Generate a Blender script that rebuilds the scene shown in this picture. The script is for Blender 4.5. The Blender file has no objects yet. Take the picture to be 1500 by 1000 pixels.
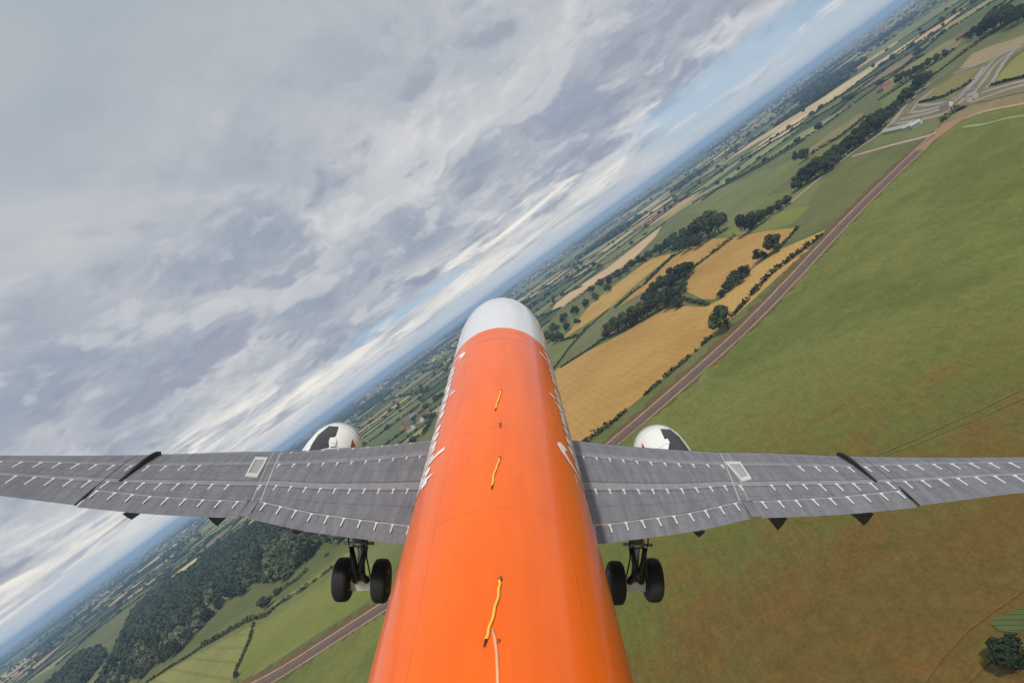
import bpy, bmesh, math, random
import numpy as np
from mathutils import Vector, Matrix
from mathutils.bvhtree import BVHTree

random.seed(7)
rng = np.random.default_rng(7)
S = bpy.context.scene
C = S.collection

# ------------------------------------------------------------------ camera
F = 900.0            # focal length in photo pixels (photo is 1500 wide)
ALT = 100.0          # metres above the fields
H = 7.6              # camera above the fuselage axis


def camray(px, py):
    return np.array([(px - 750) / F, -(py - 500) / F, -1.0])


def unit(v):
    return v / np.linalg.norm(v)


_a = unit(camray(737, 257))                       # where the fuselage points
_r = np.array([math.cos(math.radians(.5)), -math.sin(math.radians(.5)), 0])
_r = unit(_r - _a * np.dot(_r, _a))
_u = np.cross(_r, _a)
PL = np.array([_a, -_r, _u])                      # camera -> aircraft axes (forward, left, up)
_n = unit(np.cross(camray(1300, 14), camray(0, 950)))   # true vertical from the horizon
if _n[1] < 0:
    _n = -_n
_f = unit(_a - _n * np.dot(_a, _n))
WD = np.array([_f, np.cross(_n, _f), _n])         # camera -> world

cam = bpy.data.cameras.new('camera')
cam.sensor_width = 36
cam.lens = 36 * F / 1500
cam.clip_start = 0.05
cam.clip_end = 80000
camo = bpy.data.objects.new('camera', cam)
M = Matrix([list(WD[i]) + [[0, 0, ALT][i]] for i in range(3)] + [[0, 0, 0, 1]])
camo.matrix_world = M
C.objects.link(camo)
S.camera = camo

# ------------------------------------------------------------------ light
SUN_EL, SUN_AZ = math.radians(52), math.radians(-160)   # azimuth from +X (ahead) towards +Y (left)
S.view_settings.view_transform = 'Standard'
S.view_settings.look = 'None'
S.view_settings.exposure = 0.3
S.view_settings.gamma = 1.0
sl = bpy.data.lights.new('sun', 'SUN')
sl.energy = 2.6
sl.angle = math.radians(4)
sl.color = (1.0, .94, .84)
so = bpy.data.objects.new('sun', sl)
sd = Vector((math.cos(SUN_EL) * math.cos(SUN_AZ), math.cos(SUN_EL) * math.sin(SUN_AZ), math.sin(SUN_EL)))
so.rotation_euler = sd.to_track_quat('Z', 'Y').to_euler()
so.location = (0, 0, 300)
C.objects.link(so)
S.cycles.max_bounces = 6
S.cycles.volume_bounces = 0
S.cycles.use_denoising = True


class NT:
    """small node-tree helper"""
    def __init__(s, tree):
        s.t = tree
        tree.nodes.clear()

    def n(s, typ, props=None, **ins):
        nd = s.t.nodes.new(typ)
        for k, v in (props or {}).items():
            setattr(nd, k, v)
        for k, v in ins.items():
            s.set(nd, k, v)
        return nd

    def set(s, nd, k, v):
        if isinstance(k, str) and k.startswith('i') and k[1:].isdigit():
            sock = nd.inputs[int(k[1:])]
        else:
            sock = nd.inputs[k.replace('_', ' ')]
        if isinstance(v, bpy.types.NodeSocket):
            s.t.links.new(v, sock)
        elif isinstance(v, bpy.types.Node):
            s.t.links.new(v.outputs[0], sock)
        else:
            sock.default_value = v

    def m(s, op, a, b=0.0, c=0.0, clamp=False):
        nd = s.n('ShaderNodeMath', {'operation': op, 'use_clamp': clamp}, i0=a, i1=b, i2=c)
        return nd.outputs[0]

    def ss(s, x, lo, hi):
        nd = s.n('ShaderNodeMapRange', {'interpolation_type': 'SMOOTHSTEP'}, i0=x, i1=lo, i2=hi, i3=0.0, i4=1.0)
        return nd.outputs[0]

    def mix(s, f, a, b, blend='MIX'):
        nd = s.n('ShaderNodeMix', {'data_type': 'RGBA', 'blend_type': blend})
        for k, v in ((0, f), (6, a), (7, b)):
            if isinstance(v, tuple) and len(v) == 3:
                v = v + (1,)
            s.set(nd, 'i%d' % k, v)
        return nd.outputs[2]

    def noise(s, vec, scale, detail=4, rough=.55, dist=0.0):
        nd = s.n('ShaderNodeTexNoise', None, Scale=scale, Detail=detail, Roughness=rough, Distortion=dist)
        if vec is not None:
            s.set(nd, 'Vector', vec)
        return nd.outputs[0]

    def ramp(s, x, stops):
        nd = s.n('ShaderNodeValToRGB', None, i0=x)
        el = nd.color_ramp.elements
        while len(el) > len(stops):
            el.remove(el[-1])
        while len(el) < len(stops):
            el.new(1)
        for e, (p, c) in zip(el, stops):
            e.position = p
            e.color = c + (1,) if len(c) == 3 else c
        return nd.outputs[0]


def build_world():
    w = bpy.data.worlds.new('World')
    S.world = w
    w.use_nodes = True
    t = NT(w.node_tree)
    out = t.n('ShaderNodeOutputWorld')
    tc = t.n('ShaderNodeTexCoord')
    sp = t.n('ShaderNodeSeparateXYZ', None, i0=tc.outputs['Generated'])
    x, y, z = sp.outputs
    zp = t.m('MAXIMUM', z, 0.0)
    # project the view direction on a cloud deck (softened towards the horizon)
    zc = t.m('ADD', zp, .30)
    deck = t.n('ShaderNodeCombineXYZ', None, i0=t.m('DIVIDE', x, zc), i1=t.m('DIVIDE', y, zc), i2=0.0)
    zf = t.m('ADD', zp, .045)
    flat = t.n('ShaderNodeCombineXYZ', None, i0=t.m('DIVIDE', x, zf), i1=t.m('DIVIDE', y, zf), i2=5.0)
    az = t.m('ARCTAN2', y, x)
    el = t.m('ARCSINE', zp)

    def bump(v, c_, w_):
        q = t.m('DIVIDE', t.m('SUBTRACT', v, c_), w_)
        return t.m('EXPONENT', t.m('MULTIPLY', t.m('MULTIPLY', q, q), -1.0))
    left, right = t.ss(az, -.05, .55), t.ss(az, .1, -.45)
    wide = t.noise(deck, .95, 3, .5, .3)
    up = t.n('ShaderNodeVectorMath', {'operation': 'SCALE'}, i0=deck)
    up.inputs[3].default_value = .955
    bill = t.noise(deck, 1.45, 9, .54, .15)
    bill_up = t.noise(up, 1.45, 9, .54, .15)
    puff = t.noise(deck, 4.2, 8, .56, .2)
    puff_up = t.noise(up, 4.2, 8, .56, .2)
    relief = t.m('ADD', t.m('SUBTRACT', bill, bill_up), t.m('MULTIPLY', t.m('SUBTRACT', puff, puff_up), .55))
    wisp = t.noise(flat, .55, 9, .6, .5)
    gapn = t.noise(flat, .22, 5, .5, .3)
    # overcast veil, nearly even overhead
    veil = t.ramp(wide, [(.36, (.275, .305, .37)), (.50, (.345, .375, .42)), (.64, (.42, .44, .465))])
    veil = t.mix(t.m('MULTIPLY', t.ss(el, .34, .60), .7), veil, (.345, .395, .42))
    lump = t.ss(t.noise(deck, 3.0, 8, .55, .2), .36, .66)
    veil = t.mix(t.m('MULTIPLY', t.m('SUBTRACT', 1.0, t.ss(el, .38, .75)), .55), veil, t.mix(lump, (.31, .345, .405), (.47, .48, .495)))
    veil = t.mix(t.m('MULTIPLY', bump(el, .215, .05), .55), veil, (.50, .51, .525))
    # dark-bellied masses with ragged bright rims
    d = t.m('ADD', t.m('MULTIPLY', bill, .62), t.m('MULTIPLY', puff, .38))
    d = t.m('ADD', d, t.m('MULTIPLY', bump(el, .140, .06), .10))
    d = t.m('ADD', d, t.m('MULTIPLY', t.m('MULTIPLY', bump(el, .285, .06), left), .15))
    d = t.m('SUBTRACT', d, t.m('MULTIPLY', t.ss(el, .36, .50), .10))
    d = t.m('SUBTRACT', d, t.m('MULTIPLY', t.m('SUBTRACT', 1.0, t.ss(el, .02, .07)), .08))
    body = t.ss(d, .520, .565)
    rim = t.m('MULTIPLY', bump(d, .520, .032), t.m('SUBTRACT', 1.0, t.ss(el, .24, .36)))
    shade = t.ramp(t.m('ADD', t.m('MULTIPLY', d, .6), t.m('MULTIPLY', puff, .4)), [(.44, (.43, .44, .48)), (.53, (.35, .375, .425)), (.64, (.25, .29, .365))])
    cloud = t.mix(t.m('MULTIPLY', body, .9), veil, shade)
    cloud = t.mix(t.m('MULTIPLY', t.m('MULTIPLY', rim, t.ss(puff, .40, .62)), .6), cloud, (.62, .61, .605))
    lit = t.m('MULTIPLY', t.m('SUBTRACT', 1.0, t.ss(el, .24, .50)), 1.0)
    cloud = t.mix(t.m('MULTIPLY', t.m('MULTIPLY', t.ss(relief, .02, .12), lit), .55), cloud, (.56, .56, .565))
    cloud = t.mix(t.m('MULTIPLY', t.m('MULTIPLY', t.ss(relief, -.02, -.12), lit), .62), cloud, (.215, .245, .325))
    # long cream streaks below the masses
    st = t.m('MULTIPLY', t.ss(t.m('ADD', t.m('MULTIPLY', wisp, .7), t.m('MULTIPLY', puff, .3)), .49, .58), t.m('MULTIPLY', bump(el, .065, .036), .75))
    cloud = t.mix(st, cloud, t.mix(t.ss(wisp, .52, .66), (.60, .60, .60), (.90, .84, .72)))
    # gaps of blue in the lowest band
    open_ = t.m('ADD', t.m('ADD', t.m('MULTIPLY', right, .20), t.m('MULTIPLY', t.ss(az, .40, .70), .04)), gapn)
    lowest = t.m('SUBTRACT', 1.0, t.ss(el, .04, .11))
    gap = t.m('MULTIPLY', t.m('MULTIPLY', t.ss(open_, .54, .68), lowest), t.m('SUBTRACT', 1.0, st))
    blue = t.mix(t.ss(el, .0, .075), (.48, .57, .66), (.27, .42, .61))
    cloud = t.mix(t.m('MULTIPLY', t.m('SUBTRACT', 1.0, t.ss(el, .0, .05)), .75), cloud, (.53, .565, .595))
    glow = t.m('MULTIPLY', t.m('MULTIPLY', bump(el, .038, .022), t.ss(az, -.28, .05)), t.m('MULTIPLY', t.ss(wisp, .38, .56), .6))
    cloud = t.mix(glow, cloud, (.78, .74, .66))
    cloud = t.mix(t.m('MULTIPLY', gap, .85), cloud, blue)
    sky = t.n('ShaderNodeTexSky', {'sky_type': 'NISHITA', 'sun_disc': False, 'sun_elevation': SUN_EL,
                                   'sun_rotation': math.pi / 2 - SUN_AZ, 'altitude': 100.0})
    bg1 = t.n('ShaderNodeBackground', None, Color=sky.outputs[0], Strength=.075)
    bg2 = t.n('ShaderNodeBackground', None, Color=cloud, Strength=1.0)
    ms = t.n('ShaderNodeMixShader', None, i0=t.m('SUBTRACT', 1.0, t.m('MULTIPLY', gap, .25)), i1=bg1, i2=bg2)
    t.set(out, 'Surface', ms)


build_world()


# ------------------------------------------------------------------ helpers
def ground(px, py, z=0.0):
    d = WD @ camray(px, py)
    t = (z - ALT) / d[2]
    return np.array([d[0] * t, d[1] * t])


def gpoly(pts, z=0.0):
    return [ground(x, y, z) for x, y in pts]


def mesh_obj(name, verts, faces, mat=None, parent=None, smooth=False):
    me = bpy.data.meshes.new(name)
    me.from_pydata([tuple(map(float, v)) for v in verts], [], faces)
    me.update()
    if mat:
        me.materials.append(mat)
    if smooth:
        me.polygons.foreach_set('use_smooth', [True] * len(me.polygons))
    o = bpy.data.objects.new(name, me)
    C.objects.link(o)
    if parent:
        o.parent = parent
    return o


def big_mesh(name, V, Q, mat, nside):
    """V (n,3), Q (m,nside) numpy arrays -> mesh data"""
    me = bpy.data.meshes.new(name)
    me.vertices.add(len(V))
    me.vertices.foreach_set('co', np.asarray(V, dtype=np.float32).ravel())
    me.loops.add(Q.size)
    me.loops.foreach_set('vertex_index', np.asarray(Q, dtype=np.int32).ravel())
    me.polygons.add(len(Q))
    me.polygons.foreach_set('loop_start', np.arange(0, Q.size, nside, dtype=np.int32))
    me.polygons.foreach_set('loop_total', np.full(len(Q), nside, dtype=np.int32))
    me.update(calc_edges=True)
    me.materials.append(mat)
    return me


def bm_obj(name, bm, mat, parent=None, smooth=True):
    me = bpy.data.meshes.new(name)
    bm.normal_update()
    bm.to_mesh(me)
    bm.free()
    if mat:
        me.materials.append(mat)
    if smooth:
        me.polygons.foreach_set('use_smooth', [True] * len(me.polygons))
    o = bpy.data.objects.new(name, me)
    C.objects.link(o)
    if parent:
        o.parent = parent
    return o


def tag(o, label=None, cat=None, group=None, kind=None):
    if label:
        o['label'] = label
    if cat:
        o['category'] = cat
    if group:
        o['group'] = group
    if kind:
        o['kind'] = kind
    return o


def empty(name, loc=(0, 0, 0), rz=0.0, sc=1.0):
    o = bpy.data.objects.new(name, None)
    o.location = loc
    o.rotation_euler = (0, 0, rz)
    o.scale = (sc, sc, sc)
    o.empty_display_size = .5
    C.objects.link(o)
    return o


def new_mat(name):
    m = bpy.data.materials.new(name)
    m.use_nodes = True
    t = NT(m.node_tree)
    out = t.n('ShaderNodeOutputMaterial')
    b = t.n('ShaderNodeBsdfPrincipled')
    t.set(out, 'Surface', b.outputs[0])
    return m, t, b


def simple(name, col, rough=.6, metal=0.0, var=.12, scale=3.0, coat=0.0):
    m, t, b = new_mat(name)
    tc = t.n('ShaderNodeTexCoord')
    nz = t.noise(tc.outputs['Object'], scale, 5)
    f = t.m('MULTIPLY_ADD', nz, 2 * var, 1 - var)
    c = t.mix(1.0, col, t.n('ShaderNodeCombineColor', None, i0=f, i1=f, i2=f).outputs[0], 'MULTIPLY')
    t.set(b, 'Base Color', c)
    b.inputs['Roughness'].default_value = rough
    b.inputs['Metallic'].default_value = metal
    if coat:
        b.inputs['Coat Weight'].default_value = coat
        b.inputs['Coat Roughness'].default_value = .08
    return m


def field_mat(name, c1, c2, scale=.02, stripe=None, fine=.35, mot=.5, c3=None):
    """crop or grass: broad patches, fine mottling, optional drill lines (angle, spacing m, strength)"""
    m, t, b = new_mat(name)
    geo = t.n('ShaderNodeNewGeometry')
    pos = geo.outputs['Position']
    n1 = t.noise(pos, scale, 5, .6, .4)
    n2 = t.noise(pos, scale * 9, 6, .65)
    n3 = t.noise(pos, fine, 5, .7)
    f = t.m('ADD', t.m('MULTIPLY', n1, .6), t.m('MULTIPLY', n2, .4))
    col = t.mix(t.ss(f, .36, .64), c1, c2)
    if c3:
        col = t.mix(t.ss(t.noise(pos, scale * 2.3, 7, .66, .6), .54, .70), col, c3)
    k = t.m('MULTIPLY_ADD', n3, mot, 1 - mot * .5)
    if stripe:
        mp = t.n('ShaderNodeMapping', None, Vector=pos, Rotation=(0, 0, -stripe[0]))
        s1 = t.n('ShaderNodeSeparateXYZ', None, i0=mp.outputs[0])
        wob = t.m('MULTIPLY', t.m('SUBTRACT', n2, .5), stripe[1] * .5)
        ph = t.m('FRACT', t.m('DIVIDE', t.m('ADD', s1.outputs[1], wob), stripe[1]))
        line = t.m('SUBTRACT', 1.0, t.ss(t.m('ABSOLUTE', t.m('SUBTRACT', ph, .5)), .02, .16))
        k = t.m('MULTIPLY', k, t.m('SUBTRACT', 1.0, t.m('MULTIPLY', line, stripe[2])))
    col = t.mix(1.0, col, t.n('ShaderNodeCombineColor', None, i0=k, i1=k, i2=k).outputs[0], 'MULTIPLY')
    t.set(b, 'Base Color', col)
    b.inputs['Roughness'].default_value = .95
    b.inputs['Specular IOR Level'].default_value = .1
    return m


def leaf_mat(name, c1, c2):
    m, t, b = new_mat(name)
    geo = t.n('ShaderNodeNewGeometry')
    oi = t.n('ShaderNodeObjectInfo')
    n1 = t.noise(geo.outputs['Position'], .22, 3)
    f = t.m('ADD', t.m('MULTIPLY', n1, .5), t.m('MULTIPLY', oi.outputs['Random'], .7))
    isl = t.m('MULTIPLY_ADD', geo.outputs['Random Per Island'], .5, .75)
    col = t.mix(t.ss(f, .25, .95), c1, c2)
    col = t.mix(1.0, col, t.n('ShaderNodeCombineColor', None, i0=isl, i1=isl, i2=isl).outputs[0], 'MULTIPLY')
    t.set(b, 'Base Color', col)
    b.inputs['Roughness'].default_value = .8
    b.inputs['Specular IOR Level'].default_value = .15
    return m


M_bark = simple('bark', (.07, .05, .035), .9)
M_leaf = leaf_mat('leaves', (.026, .038, .018), (.062, .080, .032))
M_leaf2 = leaf_mat('leaves_wood', (.040, .060, .034), (.16, .18, .10))
M_leaf3 = leaf_mat('leaves_pale', (.07, .085, .045), (.17, .18, .11))
M_far = leaf_mat('leaves_far', (.028, .044, .024), (.070, .092, .043))
M_hedge = leaf_mat('hedge_leaves', (.026, .034, .016), (.055, .066, .028))

# ------------------------------------------------------------------ land
def disc(name, r, z, mat, n=96):
    V = [(r * math.cos(2 * math.pi * i / n), r * math.sin(2 * math.pi * i / n), z) for i in range(n)]
    return mesh_obj(name, V, [list(range(n))], mat)


M_ground = field_mat('meadow', (.075, .10, .032), (.11, .125, .045), .004, None, .2)
g = disc('ground', 18000, -.6, M_ground)
tag(g, kind='structure')


# patchwork of fields reaching to the horizon
def inside(p, poly):
    x, y = p
    c = False
    j = len(poly) - 1
    for i in range(len(poly)):
        xi, yi = poly[i]
        xj, yj = poly[j]
        if (yi > y) != (yj > y) and x < (xj - xi) * (y - yi) / (yj - yi) + xi:
            c = not c
        j = i
    return c


NEAR_PX = [(20, 1010), (110, 958), (165, 905), (215, 868), (265, 838), (320, 800), (395, 752), (500, 720), (560, 690), (600, 655),
           (640, 620), (720, 560), (790, 490), (830, 440), (875, 400), (960, 332), (1010, 300), (1060, 285), (1130, 235),
           (1200, 190), (1280, 135), (1380, 62), (1440, 25), (1500, 0), (1700, -20)]
NEAR = gpoly(NEAR_PX) + [np.array([300., -700.]), np.array([-250., -500.]), np.array([-250., 300.]), np.array([150., 500.])]


def bsp(poly, out, edges, depth=0):
    P = np.array(poly)
    c = P.mean(0)
    d = float(np.hypot(*c))
    ext = P - c
    # principal extents
    ang = .35
    ax = np.array([math.cos(ang), math.sin(ang)])
    ay = np.array([-ax[1], ax[0]])
    ex, ey = np.ptp(ext @ ax), np.ptp(ext @ ay)
    az = abs(math.atan2(c[1], c[0]))
    tgt = min(120 + .07 * d, 800)
    if (az > 1.15 and d > 1500) or c[0] < -600:
        tgt = 2500
    big = max(ex, ey)
    if depth > 26 or big < tgt or (big < tgt * 1.9 and random.random() < .16):
        out.append((poly, c, d))
        return
    if ex * random.uniform(.8, 1.25) > ey:
        nrm, dirv = ax, ay
    else:
        nrm, dirv = ay, ax
    rot = random.gauss(0, .11)
    nr = np.array([nrm[0] * math.cos(rot) - nrm[1] * math.sin(rot), nrm[0] * math.sin(rot) + nrm[1] * math.cos(rot)])
    pr = P @ nr
    o = pr.min() + np.ptp(pr) * random.uniform(.36, .64)
    A, B, cut = [], [], []
    for i in range(len(P)):
        p, q = P[i], P[(i + 1) % len(P)]
        sp_, sq = p @ nr - o, q @ nr - o
        (A if sp_ >= 0 else B).append(p)
        if (sp_ >= 0) != (sq >= 0):
            m_ = p + (q - p) * (sp_ / (sp_ - sq))
            A.append(m_)
            B.append(m_)
            cut.append(m_)
    if len(A) < 3 or len(B) < 3 or len(cut) < 2:
        out.append((poly, c, d))
        return
    edges.append((cut[0], cut[1]))
    bsp(A, out, edges, depth + 1)
    bsp(B, out, edges, depth + 1)


fields, edges = [], []
R0 = 15500.
bsp([np.array(p) for p in ((-4000., -R0), (R0, -R0), (R0, R0), (-4000., R0))], fields, edges)
PALETTE = [((.095, .12, .040), 5), ((.135, .15, .05), 4), ((.20, .205, .085), 4), ((.075, .095, .04), 3),
           ((.38, .27, .12), 3.4), ((.46, .35, .19), 2.8), ((.25, .22, .09), 2.4), ((.17, .13, .075), 1), ((.055, .08, .034), 2)]
PW = np.array([p[1] for p in PALETTE])
PW = PW / PW.sum()
woods = []
V, Fc, cols = [], [], []
for poly, c, d in fields:
    b0 = len(V)
    V += [(p[0], p[1], 0.0) for p in poly]
    Fc.append(list(range(b0, b0 + len(poly))))
    k = rng.choice(len(PALETTE), p=PW)
    col = PALETTE[k][0]
    wp = .008 if d < 2500 else min(d / 14000, .09)
    if random.random() < wp and d < 9000:
        woods.append((poly, c, d))
        col = (.03, .045, .022)
    j = random.uniform(.85, 1.15)
    cols.append([v * j for v in col])
fl = mesh_obj('farmland', V, Fc)
att = fl.data.color_attributes.new('crop', 'FLOAT_COLOR', 'CORNER')
buf = []
for f_, c_ in zip(Fc, cols):
    buf += (list(c_) + [1.0]) * len(f_)
att.data.foreach_set('color', buf)
m, t, b = new_mat('patchwork')
geo = t.n('ShaderNodeNewGeometry')
at = t.n('ShaderNodeAttribute', {'attribute_name': 'crop'})
n1 = t.noise(geo.outputs['Position'], .012, 6, .65, .4)
n2 = t.noise(geo.outputs['Position'], .15, 4, .6)
k = t.m('ADD', t.m('MULTIPLY', n1, .9), t.m('MULTIPLY_ADD', n2, .4, .35))
t.set(b, 'Base Color', t.mix(1.0, at.outputs['Color'], t.n('ShaderNodeCombineColor', None, i0=k, i1=k, i2=k).outputs[0], 'MULTIPLY'))
b.inputs['Roughness'].default_value = .95
b.inputs['Specular IOR Level'].default_value = .1
fl.data.materials.append(m)
tag(fl, kind='structure')

_zs = [0.02]


def nextz():
    _zs[0] += .006
    return _zs[0]


def land(name, px=None, mat=None, world=None):
    z = nextz()
    P = gpoly(px, z) if px else world
    bm = bmesh.new()
    vs = [bm.verts.new((p[0], p[1], z)) for p in P]
    f_ = bm.faces.new(vs)
    bm.normal_update()
    if f_.normal.z < 0:
        f_.normal_flip()
    bmesh.ops.triangulate(bm, faces=[f_])
    o = bm_obj(name, bm, mat, None, False)
    return tag(o, kind='structure')


def resample(P, step):
    out = []
    for i in range(len(P) - 1):
        p, q = np.array(P[i]), np.array(P[i + 1])
        n = max(1, int(np.hypot(*(q - p)) / step))
        for k in range(n):
            out.append(p + (q - p) * k / n)
    out.append(np.array(P[-1]))
    return out


def smooth_line(P, it=2):
    P = [np.array(p) for p in P]
    for _ in range(it):
        Q = [P[0]]
        for i in range(len(P) - 1):
            Q.append(P[i] * .75 + P[i + 1] * .25)
            Q.append(P[i] * .25 + P[i + 1] * .75)
        Q.append(P[-1])
        P = Q
    return P


def ribbon(name, P, w, mat, off=0.0, wob=0.0):
    z = nextz()
    P = smooth_line(P)
    V, Fq = [], []
    for i, p in enumerate(P):
        d = P[min(i + 1, len(P) - 1)] - P[max(i - 1, 0)]
        d = d / (np.hypot(*d) + 1e-9)
        n_ = np.array([-d[1], d[0]])
        a_ = p + n_ * (off + w / 2 * random.uniform(1 - wob, 1 + wob))
        b_ = p + n_ * (off - w / 2 * random.uniform(1 - wob, 1 + wob))
        V += [(b_[0], b_[1], z), (a_[0], a_[1], z)]
        if i:
            k_ = 2 * i
            Fq.append([k_ - 2, k_, k_ + 1, k_ - 1])
    o = mesh_obj(name, V, Fq, mat)
    return tag(o, kind='structure')


M_pasture = field_mat('pasture', (.09, .108, .032), (.14, .142, .05), .008, None, .3)
land('pasture', None, M_pasture, world=NEAR)

# the big meadow under the aircraft: green, worn to red-brown soil on its near side
m, t, b = new_mat('worn_meadow')
geo = t.n('ShaderNodeNewGeometry')
pos = geo.outputs['Position']
sp_ = t.n('ShaderNodeSeparateXYZ', None, i0=pos)
n1 = t.noise(pos, .012, 6, .62, .5)
n2 = t.noise(pos, .06, 7, .68, .4)
n3 = t.noise(pos, .9, 4, .7)
n4 = t.noise(pos, .22, 6, .7, .3)
green = t.mix(t.ss(t.m('ADD', t.m('MULTIPLY', n1, .6), t.m('MULTIPLY', n2, .4)), .40, .62), (.102, .120, .028), (.150, .158, .040))
dx = t.m('SUBTRACT', sp_.outputs[0], 60.0)
dy = t.m('SUBTRACT', sp_.outputs[1], -10.0)
rad = t.m('SQRT', t.m('ADD', t.m('MULTIPLY', dx, dx), t.m('MULTIPLY', t.m('MULTIPLY', dy, dy), 1.3)))
worn = t.m('ADD', t.m('SUBTRACT', 1.0, t.m('DIVIDE', rad, 195.0)), t.m('MULTIPLY', t.m('SUBTRACT', t.m('ADD', t.m('MULTIPLY', n1, .5), t.m('MULTIPLY', n2, .5)), .5), 2.0))
soil = t.mix(t.ss(t.m('ADD', t.m('MULTIPLY', n2, .5), t.m('MULTIPLY', n4, .5)), .44, .66), (.112, .075, .019), (.148, .066, .019))
soil = t.mix(t.m('MULTIPLY', t.ss(n4, .50, .70), .8), soil, (.090, .092, .026))
col = t.mix(t.m('MULTIPLY', t.ss(worn, -.05, .75), .92), green, soil)
n5 = t.noise(t.n('ShaderNodeMapping', None, Vector=pos, Rotation=(0, 0, .5), Scale=(.25, 1.3, 1)).outputs[0], .42, 6, .72)
n6 = t.noise(pos, 2.6, 3, .7)
k = t.m('ADD', t.m('ADD', t.m('MULTIPLY_ADD', n3, .9, -.35), t.m('MULTIPLY', n6, .55)), t.m('ADD', t.m('MULTIPLY', n4, .7), t.m('MULTIPLY', n5, .6)))
col = t.mix(1.0, col, t.n('ShaderNodeCombineColor', None, i0=k, i1=k, i2=k).outputs[0], 'MULTIPLY')
t.set(b, 'Base Color', col)
b.inputs['Roughness'].default_value = .95
b.inputs['Specular IOR Level'].default_value = .1
M_meadow = m
ROAD_PX = [(300, 1040), (388, 1000), (473, 945), (562, 888), (700, 800), (820, 712), (905, 645), (1032, 535), (1112, 462), (1245, 318), (1340, 226), (1386, 183)]
road_w = gpoly(ROAD_PX)
land('meadow', None, M_meadow, world=road_w + gpoly([(1418, 168), (1460, 158), (1500, 150), (1640, 118)]) +
     [np.array([250., -420.]), np.array([-150., -300.]), np.array([-200., 250.]), np.array([230., 330.])])

CROP = dict(
    tan=((.34, .195, .055), (.42, .255, .08)), gold=((.37, .225, .06), (.44, .285, .09)), pink=((.46, .31, .17), (.52, .37, .22)), buff=((.30, .215, .13), (.24, .20, .11)),
    lime=((.18, .185, .055), (.235, .225, .07)), green=((.115, .135, .042), (.165, .172, .060)), olive=((.17, .155, .055), (.22, .19, .075)),
    bright=((.14, .158, .036), (.19, .195, .05)), dull=((.11, .12, .05), (.15, .15, .07)))


def crop(kind, px, ang=None, sp=6.0, st=.22):
    c1, c2 = CROP[kind]
    mt = field_mat('crop_' + kind, c1, c2, .012, None if ang is None else (ang, sp, st), .4, .45)
    land('field', px, mt)


def c5(*pts):      # points noted on an enlargement of the middle right
    return [(780 + x / 2.777, 280 + y / 2.777) for x, y in pts]


def c6(*pts):      # upper right
    return [(1150 + x / 4, y / 4) for x, y in pts]


def c7(*pts):      # the race track
    return [(1280 + x / 6.25, 60 + y / 6.25) for x, y in pts]


def cl(*pts):      # lower left
    return [(200 + x / 3.847, 740 + y / 3.847) for x, y in pts]


crop('green', c5((35, 600), (190, 520), (300, 430), (560, 240), (800, 60), (1130, -20), (1200, -60), (1060, 130), (820, 180), (340, 480), (80, 735)))
crop('tan', c5((-60, 800), (80, 735), (170, 680), (300, 612), (400, 560), (500, 492), (590, 466), (700, 470), (830, 500), (720, 600), (540, 755), (235, 1010), (60, 1130)), .2, 5, .10)
crop('gold', c5((700, 472), (760, 442), (900, 312), (1000, 240), (1190, 158), (1130, 235), (1040, 310), (830, 502)), -.35, 4, .10)
crop('tan', c5((598, 392), (660, 312), (820, 187), (960, 160), (1082, 148), (1000, 225), (905, 300), (850, 340), (760, 405), (740, 440), (690, 438)), -.7, 5, .16)
crop('gold', c5((118, 605), (155, 562), (240, 455), (400, 335), (480, 272), (575, 252), (450, 355), (310, 478)), .5, 5, .10)
crop('tan', c5((338, 474), (420, 392), (600, 252), (720, 195), (818, 188), (650, 305), (540, 385), (460, 405)), -.4, 5, .12)
crop('pink', c5((75, 490), (105, 440), (300, 315), (420, 222), (525, 142), (500, 185), (375, 312), (290, 355), (140, 462)))
crop('dull', c5((330, 490), (460, 410), (540, 395), (470, 470), (380, 560), (285, 605), (180, 665), (85, 735), (200, 570)))
crop('green', c5((120, 545), (160, 510), (420, 300), (470, 270), (400, 335), (240, 452), (150, 570)))
crop('bright', c5((770, 180), (800, 140), (920, 100), (1130, 60), (1060, 130), (960, 158), (830, 180)))
crop('green', [(1005, 310), (1040, 282), (1100, 258), (1150, 238), (1180, 228), (1165, 252), (1120, 290), (1060, 318)])
crop('olive', [(1180, 222), (1215, 195), (1262, 165), (1268, 172), (1235, 200), (1195, 226)])
crop('bright', [(1195, 228), (1235, 202), (1268, 172), (1300, 150), (1292, 165), (1255, 195), (1215, 225), (1200, 240)])
crop('green', c6((560, 590), (1000, 300), (1150, 210), (1160, 235), (1040, 330), (850, 450), (640, 640), (580, 650)))
crop('olive', c6((540, 510), (900, 270), (1060, 190), (1000, 290), (700, 460), (580, 550)))
crop('olive', c7((420, 560), (600, 410), (760, 300), (960, 240), (930, 330), (800, 440), (640, 510)))
crop('lime', c7((1090, 390), (1180, 270), (1300, 150), (1400, 80), (1400, 330), (1250, 360)))
crop('green', c7((0, 880), (140, 800), (560, 700), (620, 740), (560, 840), (300, 900), (0, 980)))
crop('buff', c7((780, 260), (900, 120), (1060, 50), (1200, 10), (1400, -60), (1400, 10), (1100, 170), (960, 220)))
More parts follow.
